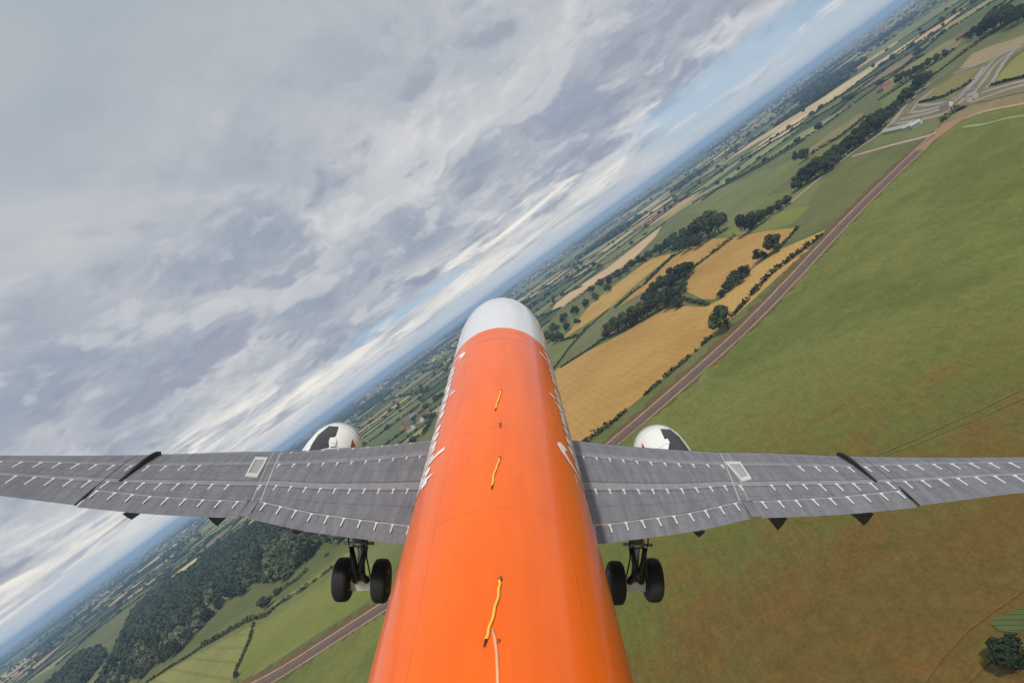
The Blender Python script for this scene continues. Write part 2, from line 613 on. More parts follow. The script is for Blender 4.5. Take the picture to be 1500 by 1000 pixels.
# left of the aircraft
crop('green', cl((-200, 1110), (-120, 1060), (70, 985), (300, 850), (440, 770), (660, 640), (740, 600), (1120, 350), (1240, 230), (1500, 100), (1500, 300), (1320, 540), (610, 990), (480, 1100)))
crop('lime', cl((60, 1000), (290, 870), (420, 800), (640, 680), (660, 690), (640, 760), (560, 940), (460, 1120), (-60, 1120)), .9, 12, .2)
crop('bright', cl((640, 700), (760, 640), (1110, 400), (1400, 300), (1310, 530), (620, 985), (560, 960)))
crop('lime', cl((690, 600), (950, 440), (1180, 270), (1260, 240), (1120, 345), (740, 585)))
crop('green', [(120, 1010), (150, 965), (175, 945), (205, 930), (245, 955), (215, 985), (190, 1010)])
crop('lime', [(265, 838), (320, 795), (395, 748), (415, 752), (372, 778), (320, 812)])

M_tarmac = simple('dark_road', (.105, .068, .050), .9, 0, .45, .35)
M_verge = field_mat('verge', (.15, .088, .042), (.09, .085, .032), .05)
M_path = simple('pale_path', (.36, .25, .18), .95, 0, .2, .2)
M_kart = simple('track_tarmac', (.26, .22, .20), .9, 0, .2, .1)
M_dirt = field_mat('bare_earth', (.24, .13, .075), (.30, .19, .11), .03)
M_white = simple('white_paint', (.8, .8, .78), .5)
rw_ = resample(smooth_line(road_w), 9)
ribbon('verge', rw_, 25, M_verge, 3.5, .3)
ribbon('road', rw_, 12.5, M_tarmac, 0, .12)
M_edge = simple('sandy_edge', (.33, .20, .135), .95, 0, .4, .5)
ribbon('path', rw_, 2.2, M_edge, 6.4, .25)
ribbon('path', rw_, 1.6, M_edge, -6.6, .3)
ribbon('worn_track', rw_, 1.4, simple('worn_rut', (.16, .095, .08), .95, 0, .3, .5), 1.8, .5)
ribbon('path', gpoly(c7((-200, 1060), (0, 1000), (300, 920), (560, 858), (860, 690), (1100, 620), (1400, 565))), 4.5, M_path, 0, .15)
ribbon('path', gpoly(c7((820, 790), (1000, 770), (1200, 715), (1400, 680))), 3.0, field_mat('worn_grass', (.24, .26, .13), (.2, .2, .1)), 0, .2)
ribbon('lane', gpoly([(1085, 345), (1140, 312), (1190, 270), (1250, 222), (1285, 200), (1308, 178), (1335, 145), (1362, 122)]), 6, M_path, 0, .1)
land('bare_earth', c7((380, 1000), (560, 860), (620, 760), (760, 700), (860, 690), (640, 850), (560, 900), (470, 1000)), M_dirt)
land('bare_earth', c7((620, 720), (880, 590), (1400, 470), (1400, 560), (1080, 620), (860, 685), (640, 760)), field_mat('scrub', (.17, .14, .06), (.25, .19, .10), .04))
M_wg = field_mat('worn_grass_line', (.165, .165, .052), (.13, .135, .04), .1)
M_rg = field_mat('worn_soil_line', (.19, .09, .03), (.12, .08, .025), .3)
for P_, w_, m_ in (([(1255, 680), (1330, 648), (1420, 608), (1520, 560)], .4, M_wg), ([(1240, 690), (1340, 652), (1430, 615), (1520, 575)], .3, M_wg),
                   ([(1340, 1020), (1380, 964), (1421, 921), (1520, 850)], .5, M_rg),
                   ([(1400, 1020), (1448, 969), (1480, 940), (1520, 912)], .5, M_rg)):
    ribbon('worn_track', resample(gpoly(P_), 2), w_, m_, 0, .6)
CROP['rows'] = ((.06, .09, .03), (.09, .115, .04))
crop('rows', [(1450, 912), (1470, 900), (1505, 886), (1515, 918), (1490, 926), (1465, 924)], .9, 1.2, .45)
M_infield = field_mat('track_infield', (.12, .12, .055), (.19, .16, .09), .05)
land('infield', c7((150, 770), (330, 540), (600, 400), (450, 560), (640, 560), (960, 250), (1120, 150), (1380, 20), (1380, 70), (1240, 170), (1080, 400), (1400, 340), (1400, 460), (900, 580), (600, 700), (250, 770)), M_infield)
for i_, P in enumerate([
        c7((200, 760), (340, 740), (600, 690), (720, 620), (900, 490), (1000, 380), (1110, 210), (1250, 110), (1400, 30)),
        c7((240, 720), (600, 640), (700, 590), (860, 450), (980, 320), (1090, 180), (1200, 110), (1350, 40)),
        c7((330, 655), (440, 650), (620, 600), (680, 570), (880, 420), (1010, 240)),
        c7((350, 640), (420, 540), (600, 400), (470, 520), (400, 590), (520, 590), (640, 565)),
        c7((170, 770), (330, 540), (480, 410), (600, 330), (760, 220)),
        c7((900, 560), (1050, 510), (1200, 450), (1400, 400)),
        c7((980, 480), (1100, 440), (1250, 400), (1400, 360)),
        c7((1020, 440), (1090, 380), (1150, 260), (1220, 160), (1290, 80)),
        c7((760, 600), (830, 520), (900, 470), (950, 520), (900, 560), (870, 530)),
        c7((730, 300), (880, 250), (1050, 180), (1180, 110), (1350, 50))]):
    ribbon('race_track', gpoly(P), 4.0, M_kart, 0, .08)


# ------------------------------------------------------------------ trees
def crown_data(name, lobes, n, leaf, mat, seed):
    """leaf-sized quads through the volume of several lobes, in a unit where the crown is about 1 wide"""
    r = np.random.default_rng(seed)
    pts, outd = [], []
    per = n // len(lobes)
    for (cx, cy, cz, rx, rz) in lobes:
        d = r.normal(size=(per, 3))
        d /= np.linalg.norm(d, axis=1)[:, None]
        rad = r.uniform(.55, 1.0, per) ** .5
        rad *= 1 + .12 * np.sin(d[:, 0] * 7 + seed) * np.cos(d[:, 1] * 6)
        p = d * rad[:, None] * np.array([rx, rx, rz]) + np.array([cx, cy, cz])
        pts.append(p)
        outd.append(d)
    P = np.concatenate(pts)
    D = np.concatenate(outd)
    n = len(P)
    nr = D + r.normal(scale=.55, size=(n, 3))
    nr /= np.linalg.norm(nr, axis=1)[:, None]
    a_ = np.cross(nr, r.normal(size=(n, 3)))
    a_ /= np.linalg.norm(a_, axis=1)[:, None]
    b_ = np.cross(nr, a_)
    s = leaf * r.uniform(.6, 1.3, n)[:, None]
    V = np.stack([P - a_ * s - b_ * s * .7, P + a_ * s - b_ * s * .6, P + a_ * s * .8 + b_ * s * .7, P - a_ * s * .7 + b_ * s * .8], 1).reshape(-1, 3)
    V += r.normal(scale=leaf * .12, size=V.shape)
    Q = np.arange(4 * n).reshape(n, 4)
    return big_mesh(name, V, Q, mat, 4)


def lobes(seed, wide=1.0):
    r = random.Random(seed)
    L = [(0, 0, .55, .38 * wide, .40)]
    for i in range(6):
        a_ = i * 1.05 + r.uniform(-.4, .4)
        q = r.uniform(.18, .30) * wide
        L.append((q * math.cos(a_), q * math.sin(a_), r.uniform(.24, .76), r.uniform(.17, .26), r.uniform(.15, .24)))
    L.append((r.uniform(-.1, .1), r.uniform(-.1, .1), .86, .2, .16))
    return L


def trunk_data(seed):
    r = random.Random(seed)
    bm = bmesh.new()

    def limb(p, q, r0, r1):
        p, q = Vector(p), Vector(q)
        ax = (q - p).normalized()
        u_ = ax.orthogonal().normalized()
        v_ = ax.cross(u_)
        R = []
        for (c_, rr) in ((p, r0), (q, r1)):
            R.append([bm.verts.new(c_ + (u_ * math.cos(k * math.pi / 3) + v_ * math.sin(k * math.pi / 3)) * rr) for k in range(6)])
        for k in range(6):
            bm.faces.new((R[0][k], R[0][(k + 1) % 6], R[1][(k + 1) % 6], R[1][k]))
    limb((0, 0, -.02), (.01, .01, .32), .035, .026)
    limb((.01, .01, .32), (0, 0, .75), .026, .008)
    for i in range(5):
        a_ = i * 1.256 + r.uniform(-.3, .3)
        z0 = r.uniform(.22, .42)
        limb((.005, .005, z0), (.27 * math.cos(a_), .27 * math.sin(a_), z0 + r.uniform(.15, .32)), .014, .005)
    me = bpy.data.meshes.new('trunk')
    bm.to_mesh(me)
    bm.free()
    me.materials.append(M_bark)
    return me


CROWNS = [crown_data('crown', lobes(i, [1, 1.1, .9, 1.05, 1][i]), 1900, .034, M_leaf, i) for i in range(5)]
CROWNW = [crown_data('crown', lobes(i + 20), 900, .05, M_leaf3 if i == 6 else M_leaf2 if i % 2 else M_leaf, i + 20) for i in range(7)]
TRUNKS = [trunk_data(i) for i in range(3)]
_tree_no = [0]


def tree(x, y, w, h, label, group, wood=False, z=0.0):
    i = _tree_no[0] = _tree_no[0] + 1
    e = empty('tree', (x, y, z), random.uniform(0, 6.28))
    e.scale = (w, w, h)
    tag(e, label, 'tree', group)
    pool = CROWNW if wood else CROWNS
    c_ = bpy.data.objects.new('crown', pool[(i * 3 + i // 7) % len(pool)])
    t_ = bpy.data.objects.new('trunk', TRUNKS[i % 3])
    for o in (c_, t_):
        o.parent = e
        C.objects.link(o)
    return e


def ptree(px, py, wpx, label, group, hk=.84, **kw):
    """a tree whose crown centre is seen at (px,py), wpx photo pixels wide"""
    g0 = ground(px, py)
    w = wpx / F * math.sqrt(g0[0] ** 2 + g0[1] ** 2 + ALT ** 2) * 1.12
    h = w * hk * random.uniform(.92, 1.08)
    g0 = ground(px, py, h * .5)
    return tree(g0[0], g0[1], w, h, label, group, **kw)


ptree(1057, 466, 33, 'lone round dark tree beside the dark road, left of the big green meadow', None)
ptree(1477, 959, 39, 'dark bushy tree in the bottom right corner of the photo', None, .8)
ptree(1131, 357, 24, 'larger of two round trees between golden fields above the dark road', None)
ptree(1112, 373, 18, 'smaller of two round trees between golden fields above the dark road', None)
ptree(388, 882, 16, 'dark bush-like tree on the green strip between the wood and the landing gear', None, .8)
ptree(346, 987, 8, 'small lone bush-tree on the bright green field near the bottom left', None, .8)
ptree(405, 866, 10, 'low round tree on the hedge right of the dark bush, below the wood', None, .8)
for p in [(1078, 407, 22), (1066, 419, 16), (1089, 398, 18), (1057, 430, 12)]:
    ptree(*p, 'dark tree in the short row crossing the golden field above the dark road', 'short row of trees in the golden field')
for p in [(889, 484, 20), (901, 477, 24), (914, 470, 24), (928, 462, 26), (943, 454, 26), (957, 444, 28), (970, 440, 24), (984, 436, 26), (993, 442, 18),
          (958, 424, 20), (971, 414, 22), (984, 406, 24), (998, 399, 26), (1010, 393, 18), (948, 436, 16), (1000, 420, 16)]:
    ptree(*p, 'dark tree in the thick belt between the tan fields right of the white nose', 'belt of dark trees between the tan fields')
for p in [(1045, 326, 32), (1030, 333, 30), (1016, 340, 24), (1003, 346, 20), (990, 352, 20), (977, 358, 16), (1022, 352, 18), (1006, 358, 18), (993, 363, 16), (964, 366, 16),
          (951, 373, 14), (938, 380, 14), (926, 386, 12)]:
    ptree(*p, 'dark tree in the clump behind the golden fields, middle right', 'clump of trees behind the golden fields')
for p in [(1092, 327, 26), (1103, 322, 22), (1116, 316, 18), (1129, 309, 14), (1142, 301, 14), (1153, 293, 14)]:
    ptree(*p, 'round tree in the short line above the golden field near the lane', 'short line of trees by the lane')
for p in [(1167, 268, 18), (1178, 258, 22), (1190, 250, 22), (1203, 242, 24), (1215, 233, 22), (1226, 224, 20), (1237, 216, 18), (1248, 208, 20), (1258, 199, 20),
          (1268, 190, 22), (1279, 182, 22), (1291, 173, 20), (1302, 164, 14), (1312, 156, 14), (1322, 146, 14), (1331, 138, 16), (1347, 122, 17), (1357, 112, 12)]:
    ptree(*p, 'dark tree in the long line beside the pale lane and parked cars', 'line of dark trees along the pale lane')
for p in [(1440, 42, 15), (1450, 33, 17), (1461, 27, 19), (1473, 22, 19), (1485, 22, 17), (1495, 20, 17), (1430, 46, 12), (1420, 52, 10)]:
    ptree(*p, 'bushy tree in the row at the top right corner', 'row of bushy trees at the top right')
for p in [(1177, 227, 15), (1165, 228, 10)]:
    ptree(*p, 'round tree standing on the field edge beyond the long lane tree line', 'pair of trees beyond the lane')
for p in [(1316, 115, 10), (1324, 111, 11), (1333, 107, 9), (1342, 102, 9), (1351, 98, 8), (1360, 91, 8), (1372, 84, 9), (1384, 78, 8)]:
    ptree(*p, 'small tree in the thin hedgerow between two green fields, upper right', 'hedgerow trees between the upper green fields')
for p in [(803, 492, 16), (812, 496, 14), (820, 492, 12), (812, 480, 14), (826, 466, 14), (842, 455, 14), (858, 444, 12), (872, 434, 12), (890, 422, 12),
          (830, 478, 12), (845, 470, 10), (905, 402, 14), (918, 394, 14), (893, 410, 12), (880, 414, 12), (866, 424, 10)]:
    ptree(*p, 'small dark tree in the scattered lines just right of the white nose', 'scattered trees right of the nose')

# the wood below the wing on the left
WOOD = [gpoly([(150, 1010), (200, 895), (222, 872), (252, 852), (286, 831), (312, 807), (343, 789), (382, 766), (434, 765), (522, 776), (524, 788), (486, 806),
               (476, 790), (458, 818), (416, 852), (377, 855), (325, 904), (296, 925), (265, 954), (226, 977), (200, 1000)]),
        gpoly([(70, 1010), (117, 960), (146, 953), (157, 963), (122, 1005)])]
CLEAR = [ground(361, 838), ground(213, 928), ground(462, 800), ground(305, 880), ground(420, 812)]
pts = []
for wi, poly in enumerate(WOOD):
    A = np.array(poly)
    lo, hi = A.min(0), A.max(0)
    cand = rng.uniform(lo, hi, size=(60000, 2))
    for p in cand:
        if not inside(p, poly):
            continue
        gapv = math.sin(p[0] * .047 + 1.3) * math.cos(p[1] * .053) + .6 * math.sin(p[0] * .021 - p[1] * .034)
        if wi == 0 and gapv > .72:
            continue
        if any(np.hypot(*(p - c_)) < (13 if k_ else 17) for k_, c_ in enumerate(CLEAR)):
            continue
        if all((p[0] - q[0]) ** 2 + (p[1] - q[1]) ** 2 > 11.8 ** 2 for q in pts):
            pts.append((p[0], p[1], wi))
pts.sort(key=lambda q: math.hypot(q[0], q[1]))
WOOD_N = 170
for q in pts[:WOOD_N]:
    w = random.uniform(9, 17)
    tree(q[0], q[1], w, w * random.uniform(.75, 1.3), 'leafy tree packed into the dense wood under the left wing', 'trees of the dense wood', wood=True)
rest_wood = pts[WOOD_N:]


# hedges: each a strip of leaf clumps following its field edge
def hedge(px, label, w=3.0, h=2.6, gap=.0, group=None):
    P = resample(gpoly(px), 1.6)
    r = np.random.default_rng(len(px) * 31 + int(px[0][0]))
    pts_, out_ = [], []
    on, wv = True, 1.0
    for p in P:
        if r.random() < .06:
            wv = r.uniform(.6, 1.6)
        if r.random() < gap * .3:
            on = False
        elif r.random() < .3:
            on = True
        if not on:
            continue
        k_ = 7
        d = r.normal(size=(k_, 3))
        d /= np.linalg.norm(d, axis=1)[:, None]
        d[:, 2] = np.abs(d[:, 2])
        pts_.append(np.array([p[0], p[1], .2]) + d * r.uniform(.5, 1, (k_, 1)) * np.array([w * .5 * wv + .5, w * .5 * wv + .5, h * wv]))
        out_.append(d)
    Pn, D = np.concatenate(pts_), np.concatenate(out_)
    n = len(Pn)
    nr = D + r.normal(scale=.5, size=(n, 3))
    nr /= np.linalg.norm(nr, axis=1)[:, None]
    a_ = np.cross(nr, r.normal(size=(n, 3)))
    a_ /= np.linalg.norm(a_, axis=1)[:, None]
    b_ = np.cross(nr, a_)
    s = r.uniform(.5, 1.0, n)[:, None]
    V = np.stack([Pn - a_ * s - b_ * s, Pn + a_ * s - b_ * s, Pn + a_ * s + b_ * s, Pn - a_ * s + b_ * s], 1).reshape(-1, 3)
    me = big_mesh('hedge', V, np.arange(4 * n).reshape(n, 4), M_hedge, 4)
    o = bpy.data.objects.new('hedge', me)
    C.objects.link(o)
    return tag(o, label, 'hedge', group)


hedge([(850, 655), (868, 641), (895, 622), (935, 588), (975, 553), (1005, 528), (1040, 496)], 'dark ragged hedge between the big tan field and the dark road', 3.5, 2.5, .15)
hedge([(1075, 462), (1090, 446), (1130, 402), (1170, 372), (1205, 345)], 'dark hedge between the narrow golden strip and the dark road', 3.5, 2.5, .25)
hedge(c5((600, 432), (650, 450), (720, 462)), 'short scrubby hedge between two tan fields right of the tree belt', 3, 2.5, .4)
hedge(c5((650, 318), (740, 250), (822, 188)), 'straight hedge between the two tan fields behind the tree belt', 4, 3)
hedge(c5((80, 735), (150, 640), (220, 562), (310, 482)), 'thin hedge from the tan field corner up to the golden field, right of the nose', 2.5, 2)
hedge(c5((120, 715), (200, 665), (290, 605)), 'hedge along the upper edge of the big tan field near the nose', 2.5, 2)
hedge(c5((340, 474), (420, 405), (460, 378), (575, 262)), 'long hedge between the two golden strips behind the tree belt', 4.5, 3.5)
hedge(c5((140, 466), (210, 415), (290, 360), (370, 315)), 'thick hedge under the pale pinkish field', 6, 5)
hedge(c5((75, 470), (180, 390), (300, 300), (420, 215), (540, 130)), 'hedge along the far side of the pale pinkish field', 6, 4)
hedge(c5((115, 610), (150, 600), (190, 590)), 'short hedge below the golden strip beside the nose', 4, 3)
hedge(c5((1015, 225), (1050, 185), (1080, 150)), 'thin hedge at the right end of the tan field by the lane', 2.5, 2)
hedge(cl((60, 1000), (180, 920), (300, 848), (380, 790)), 'thin left part of the long hedge below the wood', 3, 2.5, .1)
hedge(cl((380, 790), (450, 755), (560, 690), (650, 640)), 'thick dark middle part of the long hedge below the wood', 5.5, 4)
hedge(cl((650, 645), (740, 620), (800, 560), (950, 470), (1110, 350)), 'right part of the long hedge, ending behind the left wheels', 3.5, 2.8, .2)
hedge(cl((740, 540), (800, 490), (900, 425), (1000, 335), (1080, 280)), 'upper hedge on the lime strip between wood and landing gear', 3.5, 3, .2)
hedge(cl((555, 950), (600, 850), (640, 760), (662, 670)), 'thin curving hedge across the bright field at lower left', 1.6, 1.4, .3)
hedge(c6((560, 585), (700, 495), (860, 385), (1000, 290)), 'dark hedge between the upper green fields at right', 6, 4.5)
hedge(c6((690, 580), (800, 495), (1000, 350), (1150, 240)), 'hedge running from the lane trees toward the upper right corner', 6, 4)
hedge(c6((1150, 240), (1250, 180), (1400, 80)), 'hedge behind the race track at the upper right corner', 5, 4)
hedge(c7((420, 570), (640, 515), (800, 440), (880, 385)), 'dark scrub edge below the olive field in the race track', 4, 2)
hedge(c7((1080, 410), (1250, 365), (1400, 330)), 'dark edge below the lime field in the race track', 4, 2)
hedge(c7((640, 740), (760, 640), (900, 600)), 'scrubby bushes between the race track and the pale path', 5, 3.5, .3)
hedge([(150, 905), (205, 868), (262, 832), (330, 790), (398, 750)], 'hedge along the far edge of the left wood', 5, 4)
hedge([(300, 792), (345, 765), (385, 740)], 'short hedge in the pale fields under the left wing', 5, 4)
hedge([(1015, 298), (1075, 265), (1130, 236), (1180, 205)], 'long hedge beyond the middle green fields, right of centre', 6, 5)
hedge([(1190, 226), (1232, 201), (1268, 172)], 'hedge between the olive and green strips beyond the lane trees', 5, 4)


# distant hedgerow trees and woods
def blob(kind, seed):
    r = np.random.default_rng(seed)
    if kind == 'leafy':
        n = 90
        d = r.normal(size=(n, 3))
        d /= np.linalg.norm(d, axis=1)[:, None]
        P = d * r.uniform(.6, 1, (n, 1)) * np.array([.48, .48, .46]) + np.array([0, 0, .5])
        nr = d + r.normal(scale=.5, size=(n, 3))
        nr /= np.linalg.norm(nr, axis=1)[:, None]
        a_ = np.cross(nr, r.normal(size=(n, 3)))
        a_ /= np.linalg.norm(a_, axis=1)[:, None]
        b_ = np.cross(nr, a_)
        s = .11 * r.uniform(.7, 1.3, n)[:, None]
        V = np.stack([P - a_ * s - b_ * s, P + a_ * s - b_ * s, P + a_ * s + b_ * s, P - a_ * s + b_ * s], 1).reshape(-1, 3)
        return V, np.arange(4 * n).reshape(n, 4)
    n = 15
    d = r.normal(size=(n, 3))
    d /= np.linalg.norm(d, axis=1)[:, None]
    P = d * np.array([.38, .38, .36]) + np.array([0, 0, .48])
    nr = d + r.normal(scale=.35, size=(n, 3))
    nr /= np.linalg.norm(nr, axis=1)[:, None]
    a_ = np.cross(nr, r.normal(size=(n, 3)))
    a_ /= np.linalg.norm(a_, axis=1)[:, None]
    b_ = np.cross(nr, a_)
    s = .27 * r.uniform(.7, 1.2, n)[:, None]
    V = np.stack([P - a_ * s - b_ * s, P + a_ * s - b_ * s, P + a_ * s + b_ * s, P - a_ * s + b_ * s], 1).reshape(-1, 3)
    return V, np.arange(4 * n).reshape(n, 4)


def scatter(name, kind, items, mat):
    T = [blob(kind, s) for s in range(4)]
    it = np.array(items)
    n = len(it)
    Vt = np.stack([q[0] for q in T])
    V = Vt[np.arange(n) % 4]                       # n, v, 3
    a_ = rng.uniform(0, 6.28, n)
    ca, sa = np.cos(a_)[:, None], np.sin(a_)[:, None]
    X = (V[:, :, 0] * ca - V[:, :, 1] * sa) * it[:, 2:3] + it[:, 0:1]
    Y = (V[:, :, 0] * sa + V[:, :, 1] * ca) * it[:, 2:3] + it[:, 1:2]
    Z = V[:, :, 2] * it[:, 3:4]
    W = np.stack([X, Y, Z], 2).reshape(-1, 3)
    nv = Vt.shape[1]
    Q = (T[0][1][None] + (np.arange(n) * nv)[:, None, None]).reshape(-1, 4)
    o = bpy.data.objects.new(name, big_mesh(name, W, Q, mat, 4))
    C.objects.link(o)
    return o


near_i, far_i, bush_i = [], [], []


def put(x, y, w, h):
    d = math.hypot(x, y)
    az = math.atan2(y, x)
    if abs(az) > .98 or x < 50 or d > 11000:
        return
    if inside((x, y), NEAR):
        return
    (near_i if d < 2200 else far_i).append((x, y, w, h))


for p, q in edges:
    L = float(np.hypot(*(q - p)))
    mid = (p + q) / 2
    dm = float(np.hypot(*mid))
    if L > 3500 or dm > 9000:
        segs = 12
    else:
        segs = 1
    for sg in range(segs):
        a_, b_ = p + (q - p) * sg / segs, p + (q - p) * (sg + 1) / segs
        style = random.random()
        if style < (.05 if mid[1] > .05 * mid[0] else .3):
            continue
        if dm < 3200:
            nb = int(L / segs / 4.2)
            for i in range(nb):
                c_ = a_ + (b_ - a_) * (i + random.random()) / nb
                bush_i.append((c_[0], c_[1], random.uniform(4, 6.5), random.uniform(2.2, 4.2)))
        n = int(L / segs / 12)
        for i in range(n):
            c_ = a_ + (b_ - a_) * (i + random.random()) / n
            d = math.hypot(*c_)
            keep = min(1.0, 2600 / max(d, 1)) ** .8
            if random.random() > keep:
                continue
            if dm < 3200 and random.random() < .5:
                continue
            big = random.random() < (.3 if mid[1] > .05 * mid[0] else .12 if style < .7 else .35)
            w = random.uniform(7, 13) if big else random.uniform(3.5, 7)
            w *= 1 + min(d, 9000) / 9000 * .9
            put(c_[0] + random.gauss(0, 2), c_[1] + random.gauss(0, 2), w, w * random.uniform(.55, .85) if big else min(w * .45, 3.5))
for poly, c, d in woods:
    A = np.array(poly)
    lo, hi = A.min(0), A.max(0)
    stp = 12 + min(d / 9000, 1) * 22
    n = int((hi - lo).prod() / stp ** 2)
    if n > 4000 or d < 500:
        continue
    for p in rng.uniform(lo, hi, size=(n, 2)):
        if inside(p, poly):
            w = stp * random.uniform(1.0, 1.6)
            put(p[0], p[1], w, min(w, 17) * random.uniform(.8, 1.1))
# single trees inside the fields
for i in range(260):
    d = random.uniform(700, 4000)
    a_ = random.uniform(-.8, .8)
    w = random.uniform(7, 14)
    put(d * math.cos(a_), d * math.sin(a_), w, w * .9)
near_i += [(q[0], q[1], random.uniform(11, 17), random.uniform(10, 15)) for q in rest_wood]
o = scatter('distant_trees', 'leafy', near_i, M_far)
tag(o, 'hedgerow trees and copses scattered over the middle distance fields', 'trees', kind='stuff')
bush_i = [q for q in bush_i if abs(math.atan2(q[1], q[0])) < .95 and q[0] > 50 and not inside(q[:2], NEAR)]
o = scatter('distant_hedgerows', 'coarse', bush_i, M_far)
tag(o, 'dark continuous hedgerows dividing the middle distance fields', 'hedges', kind='stuff')
o = scatter('horizon_trees', 'coarse', far_i, M_far)
tag(o, 'far hedgerows and woods fading blue below the horizon', 'trees', kind='stuff')
print('trees', len(pts), len(near_i), len(far_i), 'fields', len(fields))

# ------------------------------------------------------------------ houses, sheds, cars
M_brick = simple('brick', (.28, .17, .12), .85)
M_render = simple('pale_render', (.55, .50, .43), .8)
M_roof = simple('clay_tiles', (.19, .10, .07), .85)
M_slate = simple('slate', (.15, .14, .15), .7)
M_glass = simple('dark_glass', (.03, .035, .04), .15)
M_metalw = simple('white_sheet_metal', (.42, .43, .41), .7)


def boxv(x0, y0, z0, x1, y1, z1):
    V = [(x0, y0, z0), (x1, y0, z0), (x1, y1, z0), (x0, y1, z0), (x0, y0, z1), (x1, y0, z1), (x1, y1, z1), (x0, y1, z1)]
    Fc_ = [(3, 2, 1, 0), (4, 5, 6, 7), (0, 1, 5, 4), (1, 2, 6, 5), (2, 3, 7, 6), (3, 0, 4, 7)]
    return V, Fc_


def house(px, py, rz, L, W, hw, label, wall, roof, group=None, name='house', cat='house', chim=True):
    g0 = ground(px, py)
    e = empty(name, (g0[0], g0[1], .1), rz)
    tag(e, label, cat, group)
    hr = hw + W * .36
    V = [(-L / 2, -W / 2, 0), (L / 2, -W / 2, 0), (L / 2, W / 2, 0), (-L / 2, W / 2, 0), (-L / 2, -W / 2, hw), (L / 2, -W / 2, hw), (L / 2, W / 2, hw), (-L / 2, W / 2, hw),
         (-L / 2, 0, hr - .1), (L / 2, 0, hr - .1)]
    mesh_obj('wall', V, [(0, 1, 5, 4), (2, 3, 7, 6), (1, 2, 6, 9, 5), (3, 0, 4, 8, 7)], wall, e)
    l2, o_ = L / 2 + .4, .4
    zz = hw - o_ * .72
    V = [(-l2, -W / 2 - o_, zz), (l2, -W / 2 - o_, zz), (l2, 0, hr), (-l2, 0, hr), (-l2, W / 2 + o_, zz), (l2, W / 2 + o_, zz)]
    V += [(x_, y_, z_ + .2) for x_, y_, z_ in V]
    rf = mesh_obj('roof', V, [(0, 1, 2, 3), (3, 2, 5, 4), (6, 9, 8, 7), (9, 10, 11, 8), (0, 6, 7, 1), (4, 5, 11, 10), (0, 3, 9, 6), (3, 4, 10, 9), (1, 7, 8, 2), (2, 8, 11, 5)], roof, e)
    if chim:
        mesh_obj('chimney', *boxv(-L * .3 - .5, -.4, hr - .6, -L * .3 + .5, .4, hr + 1.1), M_brick, rf)
        for sx in (-.28, .28):
            for sy in (-1, 1):
                y_ = sy * (W / 2 + .03)
                mesh_obj('window', *boxv(sx * L - .7, min(y_, y_ - sy * .1), 1.0, sx * L + .7, max(y_, y_ - sy * .1), 2.3), M_glass, e)
        mesh_obj('door', *boxv(-.5, -W / 2 - .06, 0, .5, -W / 2 + .04, 2.1), M_slate, e)
    return e


house(213, 930, .4, 15, 9, 4.6, 'red-roofed house in the clearing at the left end of the wood', M_brick, M_roof)
house(361, 838, 1.1, 16, 9, 4.5, 'pinkish house in the clearing in the middle of the wood', M_render, M_roof)
house(464, 800, .2, 13, 9, 4.4, 'pale house at the edge of the wood near the left landing gear', M_render, M_slate)
house(305, 882, .8, 11, 8, 4.0, 'small pale house hidden among the wood trees', M_render, M_slate)
for i_, (hx, hy, hk_) in enumerate([(596, 618, 0), (606, 611, 1), (615, 604, 0), (603, 630, 1), (622, 598, 0), (590, 628, 0), (617, 618, 1), (628, 606, 0)]):
    house(hx, hy, random.uniform(0, 3), random.uniform(12, 18), 9, 5, 'village house with pale or brick walls between left engine and fuselage', [M_brick, M_render][hk_], [M_roof, M_slate][hk_ if i_ % 3 else 0],
          'village houses left of the fuselage')
house(1293, 133, .3, 14, 9, 4.2, 'orange-brown farmhouse beside the upper green field at right', M_brick, M_roof)
house(1299, 127, 1.6, 13, 9, 4, 'brick barn beside the orange-brown farmhouse', M_brick, M_roof, None, 'barn', 'barn')
house(1411, 55, .5, 16, 9, 4, 'brown-roofed barn near the top right corner', M_brick, M_roof, None, 'barn', 'barn')
g1, g2 = ground(1297, 195), ground(1327, 188)
house(1312, 191.5, math.atan2(*(g2 - g1)[::-1]), float(np.hypot(*(g2 - g1))), 5, 2.2, 'long low white shed beside the pale path below the lane', M_metalw, M_metalw, None, 'shed', 'shed', False)
house(1334, 187.5, .4, 9, 5, 3, 'small white shed between the long white shed and the track', M_metalw, M_metalw, None, 'shed', 'shed', False)
house(1344.5, 184.5, .7, 8, 5, 3, 'small white shed nearest to the race track', M_metalw, M_metalw, None, 'shed', 'shed', False)
house(1388, 158, .5, 8, 6, 3, 'dark pavilion in the middle of the race track', M_render, M_slate, None, 'pavilion', 'pavilion', False)
house(1424, 137, .9, 7, 5, 2.6, 'dark pit hut on the race track beside the tight loop', M_render, M_slate, None, 'hut', 'hut', False)

# parked cars along the lane
PAINT = [simple('car_white', (.75, .75, .74), .3), simple('car_silver', (.45, .46, .48), .3), simple('car_dark', (.04, .045, .06), .3), simple('car_red', (.35, .04, .03), .3)]
M_tyre = simple('tyre_rubber', (.018, .018, .02), .85)


